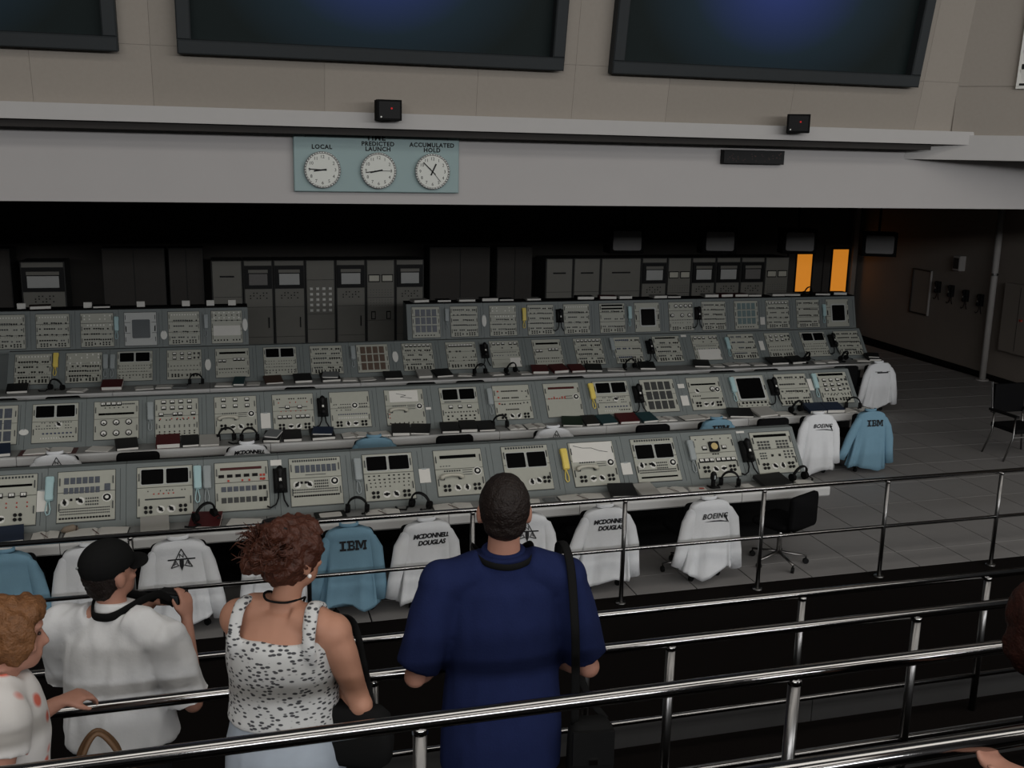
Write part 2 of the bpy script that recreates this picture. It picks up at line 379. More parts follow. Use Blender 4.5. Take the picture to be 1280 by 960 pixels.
# ------------------------------------------------------------------ consoles
YT = {1: 9.614, 2: 12.419, 3: 15.678, 4: R4Y}
ZT = {1: 1.185, 2: 1.185, 3: 1.185, 4: 1.5435}; ZB = {1: 0.808, 2: 0.808, 3: 0.808, 4: 1.0286}
DY = {1: 0.302, 2: 0.302, 3: 0.302, 4: 0.1375}
DESKF = {1: 0.68, 2: 0.66, 3: 0.80, 4: 0.5}; DESKZ = 0.755
TILT = {r: math.atan2(ZT[r]-ZB[r], DY[r]) for r in YT}
PW = 0.483; PH = {r: math.hypot(ZT[r]-ZB[r], DY[r]) for r in YT}
ROWN = {1: 'front row', 2: 'second row', 3: 'third row', 4: 'rear row'}
def on_slope(r, v, out=0.0):     # point on the sloped console face, v = 0 panel top, 1 panel bottom
    a = TILT[r]
    return (YT[r]-DY[r]*v - math.sin(a)*out, ZT[r]-(ZT[r]-ZB[r])*v + math.cos(a)*out)

def rrect(w, h, rad, n=4):
    pts = []
    for cx, cy, a0 in ((w/2-rad, h/2-rad, 0), (-w/2+rad, h/2-rad, PI/2), (-w/2+rad, -h/2+rad, PI), (w/2-rad, -h/2+rad, 3*PI/2)):
        for i in range(n+1):
            a = a0+PI/2*i/n; pts.append((cx+rad*math.cos(a), cy+rad*math.sin(a)))
    return pts
# shared instrument meshes (x right, y up the slope, z out)
def m_meter(): return MB().box(0, 0, 0.004, 0.052, 0.046, 0.012, 0).box(0, 0.004, 0.0105, 0.040, 0.026, 0.003, 1).box(0.004, 0.0, 0.0122, 0.003, 0.018, 0.001, 0).mesh('meter', [black_m, white_m])
def m_dial():
    return MB().cyl((0, 0, 0), (0, 0, 0.012), 0.036, n=20, m=0).cyl((0, 0, 0.012), (0, 0, 0.014), 0.026, n=20, m=1).prism([(-0.018, -0.02), (0.018, -0.02), (0, 0.0)], 0.0142, 0.015, 0).mesh('dial', [black_m, white_m])
def m_rot():
    mt = Matrix.Rotation(0.7, 4, 'Z')
    return MB().cyl((0, 0, 0), (0, 0, 0.004), 0.036, n=18, m=1).cyl((0, 0, 0.004), (0, 0, 0.012), 0.017, n=14, m=0).box(0, 0, 0.015, 0.014, 0.056, 0.014, 0, mt).mesh('rotary_switch', [black_m, white_m])
def m_ring(): return MB().cyl((0, 0, 0), (0, 0, 0.006), 0.042, n=20, m=1).cyl((0, 0, 0.006), (0, 0, 0.010), 0.033, n=20, m=0).cyl((0, 0, 0.010), (0, 0, 0.014), 0.016, n=16, m=1).mesh('dial_ring', [black_m, white_m])
def m_quad():
    q = MB()
    for a in (-1, 1):
        for b in (-1, 1): q.cyl((a*0.021, b*0.021, 0), (a*0.021, b*0.021, 0.014), 0.0155, n=12)
    return q.mesh('button_cluster', black_m)
def m_scr(w, h): return lambda: MB().prism(rrect(w, h, 0.012), 0.0, 0.006).mesh('screen', glass_k)
def m_bez(w, h): return lambda: MB().prism(rrect(w, h, 0.012), 0.0, 0.004).mesh('screen_bezel', panel_l)
BM = {'k': black_m, 'w': white_m, 'g': grey_m, 'r': red_m, 'n': navy_b, 'b': blue_w, 't': teal_w, 's': seam_m, 'd': dark_w}

class Panel:
    def __init__(s, row, parent, x, pale=False, splits=(0.42,)):
        s.row = row; s.h = PH[row]
        cuts = [0] + list(splits) + [1]
        def plate():
            p = MB(); p.box(0, s.h/2, -0.004, PW+0.012, s.h+0.012, 0.012, 1)
            for k in range(len(cuts)-1):
                a, b_ = cuts[k]*s.h, cuts[k+1]*s.h
                p.bbox(0, s.h-(a+b_)/2, 0.006, PW, b_-a-0.005, 0.012, 0.003, 0)
            for a in (-1, 1):
                for k in range(len(cuts)-1):
                    yy = s.h-(cuts[k]+cuts[k+1])/2*s.h; hh = min(0.07, (cuts[k+1]-cuts[k])*s.h*0.5)
                    p.box(a*(PW/2-0.018), yy, 0.018, 0.007, hh, 0.012, 1)
            return p.mesh('panel', [panel_l if pale else panel_m, seam_m])
        y, z = on_slope(row, 1.0, 0.0)
        s.o = add('panel', cached(('plate', row == 4, pale, tuple(cuts)), plate), parent, (x, y-YT[row], z), (TILT[row], 0, 0))
    def at(s, u, v, z=0.012): return ((u-0.5)*PW, (1-v)*s.h, z)
    def put(s, name, mesh, u, v, rz=0.0, z=0.012, kind=None): return add(name, mesh, s.o, s.at(u, v, z), (0, 0, rz), kind)
    def met(s, us, v):
        for u in us: s.put('meter', cached('meter', m_meter), u, v)
    def dial(s, us, v):
        for u in us: s.put('dial', cached('dial', m_dial), u, v)
    def rot(s, u, v): s.put('rotary_switch', cached('rot', m_rot), u, v, random.choice((0, 0.9, 1.8, 2.6)))
    def ring(s, u, v): s.put('dial_ring', cached('ring', m_ring), u, v)
    def quad(s, u, v): s.put('button_cluster', cached('quad', m_quad), u, v)
    def slot(s, u0, u1, v, c='k', h=0.03):
        w = (u1-u0)*PW
        s.put('indicator_strip', cached(('slot', round(w, 3), c, h), lambda: MB().box(0, 0, 0, w, h, 0.006).mesh('indicator_strip', {'k': glass_k, 'r': dred_m, 's': seam_m, 'n': navy_b}[c])), (u0+u1)/2, v)
    def scr2(s, v0, v1):
        w = 0.40*PW; h = (v1-v0)*s.h
        for u in (0.275, 0.725):
            b = s.put('screen_bezel', cached(('bez', round(h, 3)), m_bez(w+0.016, h+0.016)), u, (v0+v1)/2)
            add('screen', cached(('scr', round(h, 3)), m_scr(w, h)), s.o, (*s.at(u, (v0+v1)/2)[:2], 0.014))
    def scr(s, u0, u1, v0, v1, m=None):
        w, h = (u1-u0)*PW, (v1-v0)*s.h
        s.put('screen_bezel', MB().prism(rrect(w+0.05, h+0.05, 0.03), 0, 0.012).mesh('screen_bezel', panel_l), (u0+u1)/2, (v0+v1)/2)
        s.put('screen', MB().prism(rrect(w, h, 0.02), 0, 0.006).mesh('screen', m or glass_k), (u0+u1)/2, (v0+v1)/2, z=0.022)
    def btn(s, u0, u1, n, vs, c='k', w=0.012, h=0.010, skip=0.0):
        key = ('btn', u0, u1, n, tuple(vs), c, w, h, skip, s.row == 4)
        rnd = random.Random(str(key))
        def mk():
            b = MB()
            for v in vs:
                for i in range(n):
                    if rnd.random() < skip: continue
                    u = u0+(u1-u0)*(i/(n-1) if n > 1 else 0.5)
                    b.box((u-0.5)*PW, (1-v)*s.h, 0.016, w, h, 0.010)
            return b.mesh('switch_bank', BM[c])
        add('switch_bank', cached(key, mk), s.o, kind='stuff')
    def win(s, nx, ny, u0, u1, v0, v1, m):
        w, h = (u1-u0)*PW/nx, (v1-v0)*s.h/ny
        me = cached(('win', round(w, 3), round(h, 3), m.name), lambda: MB().box(0, 0, 0.002, w*0.80, h*0.84, 0.006).mesh('display_window', m))
        for i in range(nx):
            for j in range(ny): s.put('display_window', me, u0+(u1-u0)*(i+0.5)/nx, v0+(v1-v0)*(j+0.5)/ny)
    def bottom(s, v=0.87):
        s.quad(0.20, v); s.rot(0.42, v); s.rot(0.61, v); s.quad(0.82, v)
    def paper(s, u0, u1, v0, v1, rz=0.0):
        s.put('chart_sheet', MB().box(0, 0, 0, (u1-u0)*PW, (v1-v0)*s.h, 0.003).mesh('chart_sheet', paper_m), (u0+u1)/2, (v0+v1)/2, rz, 0.016)
    def trace(s, pts):
        t = MB()
        for (a, b), (c, d) in zip(pts[:-1], pts[1:]):
            p, q = Vector(s.at(a, b, 0.019)), Vector(s.at(c, d, 0.019)); n = (q-p).normalized().cross(Vector((0, 0, 1)))*0.003
            t.add([p-n, q-n, q+n, p+n], [(0, 1, 2, 3)])
        add('ink_trace', t.mesh('ink_trace', seam_m), s.o, kind='stuff')

# recipes -------------------------------------------------------------
def small_row(p, v=0.9):
    p.btn(0.15, 0.33, 3, (v-0.03, v+0.03), 'k', 0.022, 0.022); p.btn(0.43, 0.58, 2, (v,), 'k', 0.018, 0.032); p.btn(0.68, 0.86, 3, (v-0.03, v+0.03), 'k', 0.022, 0.022)
def rc_screens(p, low=0):
    p.scr2(0.06, 0.36)
    if low == 0: p.btn(0.14, 0.86, 14, (0.50,), 'k', 0.008, 0.008, 0.4); p.btn(0.3, 0.65, 5, (0.56,), 'r', 0.012, 0.010); p.slot(0.14, 0.86, 0.66, 's', 0.014); p.bottom(0.87)
    if low == 1: p.btn(0.10, 0.90, 9, (0.48, 0.56), 'k', 0.018, 0.009, 0.1); p.btn(0.12, 0.88, 9, (0.63, 0.71), 'k', 0.010, 0.009, 0.1); p.bottom(0.88)
    if low == 2: p.slot(0.1, 0.55, 0.42, 's', 0.012); p.met((0.25, 0.5, 0.75), 0.57); p.btn(0.10, 0.90, 11, (0.72,), 'k', 0.012, 0.014); p.btn(0.15, 0.85, 7, (0.83, 0.92), 'k', 0.02, 0.018, 0.2)
    if low == 3: p.btn(0.1, 0.85, 14, (0.50, 0.58, 0.65), 's', 0.012, 0.008, 0.3); p.rot(0.58, 0.55); p.btn(0.25, 0.85, 8, (0.78,), 'n', 0.02, 0.014); p.btn(0.2, 0.6, 8, (0.90,), 'w', 0.012, 0.014); p.btn(0.62, 0.9, 5, (0.88,), 'k', 0.014, 0.012)
    if low == 4: p.btn(0.08, 0.92, 12, (0.50, 0.60, 0.70), 's', 0.010, 0.010, 0.15); p.btn(0.08, 0.92, 10, (0.82, 0.90), 'k', 0.013, 0.016, 0.25)
def rc_twoscreen_low(p):
    p.btn(0.1, 0.9, 15, (0.05,), 's', 0.015, 0.018); p.scr2(0.16, 0.49); p.rot(0.55, 0.82); p.rot(0.70, 0.80); p.quad(0.87, 0.79)
def rc_twoscreen_keys(p):
    p.btn(0.1, 0.9, 15, (0.05,), 's', 0.015, 0.018); p.scr2(0.15, 0.47); p.rot(0.14, 0.62); p.btn(0.24, 0.34, 2, (0.60,), 'k', 0.02, 0.02); p.rot(0.40, 0.62)
    p.btn(0.5, 0.72, 6, (0.58, 0.64, 0.70), 's', 0.010, 0.012); p.ring(0.87, 0.59); p.btn(0.08, 0.9, 24, (0.74, 0.79), 's', 0.009, 0.010); p.slot(0.08, 0.92, 0.90, 'k', 0.018)
def rc_win12(m, btm=True):
    def f_(p):
        p.win(4, 3, 0.10, 0.90, 0.06, 0.84 if btm else 0.94, m)
        if btm: p.btn(0.12, 0.88, 8, (0.92,), 'k', 0.022, 0.018, 0.2)
    return f_
def rc_meters_slot(p):
    p.btn(0.08, 0.92, 16, (0.06,), 's', 0.015, 0.016); p.slot(0.06, 0.92, 0.22, 'k', 0.022); p.met((0.18, 0.38, 0.58, 0.78), 0.41); p.btn(0.15, 0.85, 5, (0.56, 0.64), 'r', 0.010, 0.012); p.rot(0.18, 0.86); p.rot(0.42, 0.86); p.quad(0.70, 0.84)
def rc_keys_ring(p):
    p.win(6, 1, 0.10, 0.74, 0.12, 0.27, blue_w); p.win(7, 1, 0.10, 0.74, 0.32, 0.46, blue_w); p.win(1, 1, 0.80, 0.93, 0.27, 0.44, blue_w)
    p.rot(0.13, 0.62); p.btn(0.24, 0.34, 2, (0.57,), 'k', 0.02, 0.02); p.rot(0.40, 0.60); p.btn(0.5, 0.70, 6, (0.56, 0.62, 0.68), 's', 0.010, 0.012); p.ring(0.86, 0.56)
    p.btn(0.06, 0.9, 28, (0.75, 0.80, 0.85), 's', 0.008, 0.008); p.btn(0.06, 0.9, 17, (0.93,), 'k', 0.017, 0.014)
def rc_redstrip_windows(p):
    p.slot(0.10, 0.88, 0.14, 'r', 0.026); p.btn(0.12, 0.75, 5, (0.29,), 'k', 0.05, 0.028); p.btn(0.12, 0.9, 7, (0.39,), 'r', 0.017, 0.017, 0.3)
    p.win(6, 1, 0.10, 0.78, 0.50, 0.62, blue_w); p.win(6, 1, 0.10, 0.78, 0.72, 0.85, dark_w); p.btn(0.86, 0.92, 2, (0.3, 0.38), 'r', 0.02, 0.02); p.btn(0.84, 0.92, 2, (0.56, 0.80), 'k', 0.03, 0.04)
def rc_keys_ring2(p):
    p.btn(0.08, 0.92, 20, (0.06,), 's', 0.012, 0.018); p.win(8, 1, 0.10, 0.92, 0.14, 0.32, blue_w); p.slot(0.3, 0.7, 0.36, 's', 0.006); p.rot(0.13, 0.56); p.btn(0.22, 0.30, 2, (0.52,), 'k', 0.022, 0.022); p.rot(0.37, 0.56)
    p.btn(0.48, 0.72, 7, (0.50, 0.56, 0.62), 'd', 0.011, 0.014); p.ring(0.86, 0.52); p.btn(0.06, 0.9, 26, (0.67, 0.72), 's', 0.009, 0.009); p.btn(0.08, 0.92, 20, (0.80,), 'k', 0.017, 0.014)
def rc_phone(p, top='slot'):
    if top == 'slot': p.slot(0.12, 0.88, 0.16, 'k', 0.034); p.btn(0.12, 0.3, 4, (0.36,), 's', 0.012, 0.006)
    if top == 'meters': p.met((0.22, 0.50, 0.78), 0.10); p.met((0.22, 0.50, 0.78), 0.27)
    if top == 'chart': p.paper(0.03, 0.97, 0.02, 0.46); p.trace([(0.1, 0.08), (0.3, 0.14), (0.5, 0.15), (0.66, 0.22), (0.85, 0.26)])
    if top == 'sheet': p.paper(0.12, 0.86, 0.04, 0.36); p.trace([(0.3, 0.12), (0.55, 0.18), (0.4, 0.22), (0.7, 0.27)])
    if top == 'blank': pass
    for v in (0.46, 0.51, 0.56): p.slot(0.56, 0.76, v, 's', 0.006)
    p.ring(0.87, 0.50); p.btn(0.14, 0.5, 8, (0.47,), 's', 0.014, 0.012, 0.2)
    if top != 'sheet': p.bottom(0.84)
    else: p.btn(0.08, 0.9, 8, (0.95,), 'k', 0.012, 0.012); p.btn(0.06, 0.1, 1, (0.7, 0.8), 'r', 0.012, 0.012)
def rc_scope(p):
    p.btn(0.1, 0.9, 5, (0.10,), 's', 0.014, 0.008, 0.2)
    o = p.put('scope', MB().prism(rrect(0.115, 0.115, 0.012), 0, 0.02).mesh('scope', black_m), 0.50, 0.29)
    add('scope_face', MB().cyl((0, 0, 0.02), (0, 0, 0.024), 0.038, n=20).mesh('scope_face', amber_m), o)
    p.met((0.27, 0.74), 0.31); p.btn(0.44, 0.56, 3, (0.46,), 'k', 0.016, 0.012); p.met((0.13, 0.25, 0.37, 0.53, 0.65, 0.77, 0.89), 0.60); p.bottom(0.81)
def rc_keypads(p):
    p.slot(0.08, 0.90, 0.10, 'k', 0.03); p.btn(0.16, 0.40, 4, (0.25, 0.32, 0.39), 'd', 0.024, 0.020); p.btn(0.62, 0.86, 4, (0.25, 0.32, 0.39), 'd', 0.024, 0.020)
    p.btn(0.14, 0.26, 3, (0.52, 0.58, 0.64), 's', 0.015, 0.013); p.btn(0.42, 0.60, 2, (0.58,), 'k', 0.022, 0.024); p.btn(0.74, 0.92, 3, (0.50, 0.57, 0.64), 'd', 0.02, 0.018); p.bottom(0.83)
def rc_sixdials(p):
    p.met((0.20, 0.32, 0.44, 0.56), 0.08); p.btn(0.62, 0.9, 9, (0.09,), 's', 0.010, 0.014); p.btn(0.25, 0.75, 6, (0.18,), 's', 0.012, 0.010); p.slot(0.10, 0.90, 0.34, 'k', 0.026); p.dial((0.22, 0.5, 0.78), 0.57); p.dial((0.22, 0.5, 0.78), 0.85)
def rc_meters8(p):
    p.met((0.20, 0.40, 0.60, 0.80), 0.09); p.met((0.20, 0.40, 0.60, 0.80), 0.25); p.met((0.14, 0.46, 0.58, 0.88), 0.42); p.slot(0.2, 0.42, 0.42, 's', 0.01); p.btn(0.12, 0.9, 7, (0.54,), 'r', 0.014, 0.012, 0.2); p.btn(0.1, 0.9, 11, (0.57,), 'k', 0.012, 0.012, 0.4)
    p.btn(0.1, 0.9, 8, (0.72, 0.76), 's', 0.012, 0.012); p.btn(0.1, 0.9, 8, (0.88, 0.94), 'k', 0.014, 0.013)
def rc_meters_mixed(p):
    p.btn(0.12, 0.88, 14, (0.14,), 'k', 0.014, 0.012, 0.35); p.btn(0.15, 0.85, 6, (0.24,), 'r', 0.010, 0.012, 0.2); p.met((0.36, 0.66), 0.37); p.slot(0.15, 0.85, 0.37, 's', 0.008); p.btn(0.2, 0.8, 6, (0.48,), 'r', 0.010, 0.010); p.met((0.16, 0.28, 0.40, 0.60, 0.72, 0.84), 0.64); p.bottom(0.90)
def rc_bluekeys(p):
    p.btn(0.1, 0.5, 8, (0.36, 0.44, 0.52), 's', 0.014, 0.008, 0.2); p.ring(0.62, 0.40); p.btn(0.75, 0.92, 4, (0.36, 0.44), 'd', 0.014, 0.014); p.btn(0.2, 0.9, 14, (0.64,), 'n', 0.013, 0.012); p.btn(0.2, 0.9, 16, (0.74,), 'w', 0.012, 0.018); p.bottom(0.90)
def rc_rows(p, n=4, c='k', top=None):
    if top == 'met': p.met((0.16, 0.30, 0.44, 0.58, 0.72, 0.86), 0.10)
    if top == 'slot': p.slot(0.10, 0.86, 0.08, 'k', 0.026)
    if top == 'slots': p.slot(0.08, 0.92, 0.07, 'k', 0.03); p.slot(0.08, 0.92, 0.18, 'k', 0.03)
    if top == 'white': p.btn(0.12, 0.9, 6, (0.08, 0.18), 'w', 0.018, 0.022, 0.2); p.btn(0.12, 0.9, 9, (0.36,), 'w', 0.02, 0.024, 0.15)
    if top == 'dots': p.btn(0.12, 0.88, 10, (0.10,), 'w', 0.018, 0.020)
    v0 = 0.27 if top in ('met', 'slot', 'slots', 'dots') else (0.46 if top == 'white' else 0.12)
    for k in range(n):
        v = v0+(0.78-v0)*k/max(1, n-1)
        p.btn(0.12, 0.55, 7, (v,), c, 0.025, 0.021, 0.2); p.btn(0.61, 0.90, 5, (v+0.01,), 'd' if k % 2 else 'k', 0.023, 0.022, 0.28)
        if k % 2 == 0: p.btn(0.14, 0.88, 12, (v+0.055,), 's', 0.008, 0.006, 0.2)
    small_row(p, 0.91)
def rc_sparse(p):
    p.btn(0.1, 0.16, 1, (0.18, 0.36, 0.54), 'r', 0.02, 0.018); p.btn(0.24, 0.66, 10, (0.18,), 'k', 0.016, 0.014); p.btn(0.24, 0.66, 9, (0.38,), 'k', 0.018, 0.014, 0.1); p.btn(0.2, 0.7, 8, (0.56,), 'k', 0.016, 0.014, 0.4); p.btn(0.30, 0.62, 8, (0.72,), 'k', 0.014, 0.014); p.btn(0.8, 0.9, 2, (0.2, 0.36, 0.54), 's', 0.014, 0.014, 0.3); p.bottom(0.91)
def rc_slot_dials(p):
    p.slot(0.12, 0.86, 0.15, 'r', 0.03); p.btn(0.1, 0.55, 7, (0.42, 0.46), 'r', 0.016, 0.014, 0.4); p.slot(0.56, 0.76, 0.40, 's', 0.008); p.slot(0.56, 0.76, 0.47, 's', 0.008); p.ring(0.87, 0.43)
def rc_slots2(p):
    p.slot(0.10, 0.86, 0.22, 'k', 0.024); p.rot(0.25, 0.42); p.dial((0.72,), 0.38); p.ring(0.87, 0.40); p.slot(0.3, 0.86, 0.66, 'k', 0.012); p.bottom(0.84); p.btn(0.1, 0.3, 4, (0.58,), 'k', 0.014, 0.012)
def rc_monitor(p):
    p.scr(0.12, 0.88, 0.10, 0.74); p.btn(0.16, 0.86, 7, (0.86,), 'k', 0.03, 0.026); p.btn(0.1, 0.9, 6, (0.95,), 's', 0.014, 0.012)
def rc_monitor4(pale):
    def f_(p):
        p.scr(0.24, 0.80, 0.22, 0.78, crt_m if pale else None); p.btn(0.05, 0.95, 2, (0.45, 0.5, 0.55), 'k', 0.016, 0.03)
    return f_
def rc_meter_grid(p, slot=True):
    if slot: p.slot(0.08, 0.90, 0.08, 'k', 0.036)
    v0 = 0.26 if slot else 0.14
    for k in range(3 if slot else 2): p.met((0.22, 0.44, 0.66), v0+0.15*k); p.btn(0.8, 0.92, 2, (v0+0.15*k,), 'd', 0.026, 0.03)
    p.btn(0.12, 0.88, 8, (0.70,), 's', 0.014, 0.012); p.btn(0.12, 0.88, 9, (0.56 if not slot else 0.74,), 'k', 0.014, 0.012, 0.2); small_row(p, 0.88)
def rc_slot_meters(p):
    p.slot(0.12, 0.90, 0.16, 'k', 0.034); p.met((0.14, 0.26), 0.44); p.met((0.58, 0.70, 0.82), 0.40); p.btn(0.12, 0.9, 12, (0.72,), 'k', 0.014, 0.016, 0.15); p.btn(0.12, 0.9, 10, (0.84,), 's', 0.012, 0.010)
def rc_teeth(p):
    p.met((0.14, 0.24, 0.34, 0.44, 0.54, 0.64, 0.74, 0.84), 0.14); p.btn(0.12, 0.9, 8, (0.36,), 'd', 0.03, 0.024, 0.4); p.btn(0.1, 0.9, 10, (0.58, 0.70), 'k', 0.018, 0.012, 0.25); small_row(p, 0.89)
def rc_upper_meters(p, sheet=None):
    p.met((0.14, 0.30, 0.46, 0.72, 0.88), 0.12); p.btn(0.1, 0.9, 6, (0.28,), 'k', 0.018, 0.016, 0.3); p.btn(0.12, 0.86, 14, (0.44,), 's', 0.012, 0.010); p.btn(0.12, 0.86, 9, (0.56,), 'n', 0.016, 0.008, 0.2)
    if sheet: p.paper(*sheet)
def rc_dials7(p):
    p.dial((0.30, 0.50, 0.70, 0.88), 0.14); p.dial((0.14, 0.54, 0.84), 0.46); p.btn(0.15, 0.85, 8, (0.62, 0.72), 's', 0.014, 0.010, 0.2); small_row(p, 0.9)
def rc_blankdots(p):
    p.btn(0.1, 0.9, 6, (0.06, 0.22), 'w', 0.020, 0.020, 0.15); p.btn(0.15, 0.85, 5, (0.14, 0.30), 'k', 0.020, 0.018, 0.2); p.paper(0.06, 0.94, 0.46, 0.76); p.btn(0.1, 0.9, 9, (0.90,), 'k', 0.02, 0.024, 0.15)

D = lambda f_, *a, **k: (lambda p: f_(p, *a, **k))
ROWS = {
 1: [(-1.914, D(rc_meters_slot), 'with four small meters under a black strip'), (-1.26, rc_keys_ring, 'with blue-grey keys and a round dial'), (-0.59, D(rc_screens, 0), 'with two black screens'), (0.092, rc_redstrip_windows, 'with a dark red strip and window rows'), (0.772, rc_keys_ring2, 'with eight windows and a round dial'), (1.469, D(rc_screens, 1), 'with two black screens'), (2.17, D(rc_phone, 'slot'), 'with a black strip and built-in handset'), (2.866, rc_twoscreen_low, 'with two low black screens'), (3.577, D(rc_phone, 'chart'), 'with a white chart and built-in handset'), (4.262, rc_twoscreen_keys, 'with two black screens and key rows'), (4.948, rc_scope, 'with a small amber scope'), (5.643, rc_keypads, 'with a black strip and keypads')],
 2: [(-2.546, rc_win12(blue_w, False), 'with twelve blue-grey windows'), (-1.907, D(rc_screens, 3), 'with two black screens'), (-1.254, rc_sixdials, 'with six round black dials'), (-0.589, rc_meters8, 'with rows of small meters'), (0.078, D(rc_phone, 'meters'), 'with six small meters and handset'), (0.75, rc_meters_mixed, 'with small meters in two rows'), (1.433, rc_bluekeys, 'with a blue key row'), (2.111, D(rc_phone, 'sheet'), 'with a taped white sheet and handset'), (2.806, D(rc_screens, 2), 'with two black screens over three meters'), (3.5, rc_sparse, 'with sparse rows of switches'), (4.182, rc_slot_dials, 'with a dark red strip'), (4.864, D(rc_screens, 3), 'with two black screens'), (5.529, rc_win12(dark_w, False), 'with twelve dark windows'), (6.208, rc_slots2, 'with two black strips and dials'), (6.88, rc_monitor, 'with one large black monitor'), (7.537, D(rc_rows, 4, 'd', None), 'with four rows of switches'), (8.183, D(rc_meter_grid, True), 'with a black strip and nine meters')],
 3: [(-2.649, D(rc_rows, 4, 'k', 'dots'), 'with a row of white dots'), (-1.979, D(rc_rows, 3, 'k', 'white'), 'with white lamps'), (-1.289, D(rc_screens, 4), 'with two black screens'), (-0.604, D(rc_meter_grid, False), 'with six small meters'), (0.079, rc_slot_meters, 'with a black strip and meters'), (0.775, D(rc_screens, 4), 'with two black screens'), (1.465, D(rc_rows, 5, 's', None), 'with five rows of grey switches'), (2.172, rc_win12(brown_w, False), 'with twelve brown windows'), (2.879, D(rc_rows, 4, 'd', 'met'), 'with a top row of meters'), (3.578, rc_teeth, 'with eight meters in a row'), (4.294, D(rc_upper_meters, (0.62, 0.98, 0.66, 0.98)), 'with a small paper at its lower corner'), (5.006, rc_slot_meters, 'with a black strip and meters'), (5.716, D(rc_rows, 4, 's', 'met'), 'with a top row of meters'), (6.4, D(rc_rows, 3, 'n', None), 'with blue switch rows'), (7.111, D(rc_rows, 4, 's', 'slot'), 'with a black strip over switch rows'), (7.82, D(rc_upper_meters, (0.14, 0.98, 0.58, 0.98)), 'with a large loose white sheet'), (8.506, D(rc_rows, 4, 'b', None), 'with blue-grey switch rows'), (9.205, D(rc_meter_grid, False), 'with six small meters'), (9.893, D(rc_screens, 4), 'with two black screens'), (10.567, D(rc_rows, 5, 'd', None), 'with five rows of switches')],
 4: [(-3.233, D(rc_rows, 4, 's', 'dots'), 'with a row of white dots'), (-2.595, D(rc_rows, 4, 'k', 'dots'), 'with a row of white dots'), (-1.948, D(rc_rows, 3, 'k', 'white'), 'with white lamps'), (-1.303, rc_monitor4(True), 'with a pale framed monitor'), (-0.642, D(rc_rows, 4, 's', 'dots'), 'with a row of white dots'), (0.023, rc_blankdots, 'with a white sheet under lamps'), (3.314, rc_win12(blue_w), 'with twelve blue-grey windows'), (3.986, D(rc_rows, 5, 's', None), 'with grey switch rows'), (4.682, D(rc_rows, 3, 'd', 'white'), 'with white lamps'), (5.372, D(rc_rows, 5, 's', None), 'with dense grey switch rows'), (6.045, D(rc_rows, 4, 's', 'dots'), 'with a row of white dots'), (6.724, D(rc_rows, 3, 'd', 'slots'), 'with two black strips'), (7.40, rc_monitor4(False), 'with a black monitor'), (8.072, rc_dials7, 'with seven round dials'), (8.734, D(rc_rows, 5, 's', None), 'with grey switch rows'), (9.402, rc_win12(teal_w), 'with twelve teal windows'), (10.061, D(rc_rows, 4, 'd', 'met'), 'with a top row of meters'), (10.706, D(rc_rows, 4, 'k', None), 'with four rows of switches'), (11.347, rc_monitor4(False), 'with a black monitor')]}
SPL = {1: (0.42,), 2: (0.46,), 3: (0.36, 0.7), 4: (0.3, 0.62)}
RIGHT_END = {1: 5.945, 2: 8.50, 3: 10.88, 4: 11.745}
UNITX = {}
for r, units in ROWS.items():
    n = len(units)
    for i, (x, rec, desc) in enumerate(units):
        if r == 4 and i == 5: xr = 0.36
        elif i == n-1: xr = RIGHT_END[r]
        else: xr = (x+units[i+1][0])/2
        if r == 4 and i == 6: xl = 2.985
        elif i == 0: xl = x-0.33
        else: xl = (units[i-1][0]+x)/2
        UNITX.setdefault(r, []).append((xl, xr))
        if r == 4: where = ('rear left block, ' + from_right(i, 6)) if i < 6 else ('rear right block, ' + from_right(i-6, 13))
        else: where = ROWN[r] + ', ' + from_right(i, n)
        t = thing('console', 'console ' + desc + ', ' + where, 'console', (x, YT[r], 0), group='grey instrument consoles in rows')
        if r < 4: prof = [(-0.343, 0.757), (0.028, 1.222), (0.12, 1.222), (0.15, 1.19), (0.15, 0.0), (-0.12, 0.0), (-0.12, 0.70), (-0.343, 0.70)]
        else: prof = [(-0.155, 0.96), (0.013, 1.592), (0.34, 1.592), (0.34, 0), (-0.06, 0), (-0.06, 0.96)]
        add('cabinet', MB().xprof(prof, xl-x+0.0015, xr-x-0.0015).mesh('cabinet', cab_m), t)
        if r < 4: add('knee_panel', MB().box((xl+xr)/2-x, -0.126, 0.35, xr-xl-0.004, 0.01, 0.69).mesh('knee_panel', matte_k), t)
        if r == 4: add('top_tray', MB().box((xl+xr)/2-x, 0.18, 1.602, xr-xl-0.004, 0.31, 0.02).mesh('top_tray', matte_k), t)
        p = Panel(r, t, 0.0, pale=(r == 4 and i == 3), splits=SPL[r] if rec not in (rc_monitor,) else (0.8,))
        rec(p)
        # narrow upright joint in the strip beside the panel
        y, z = on_slope(r, 0.5, 0.001)
        add('joint', cached(('joint', r == 4), lambda: MB().box(0, 0, 0, 0.004, 0.5, 0.003).mesh('joint', seam_m)), t, (xr-x-0.05, y-YT[r], z), (TILT[r], 0, 0))

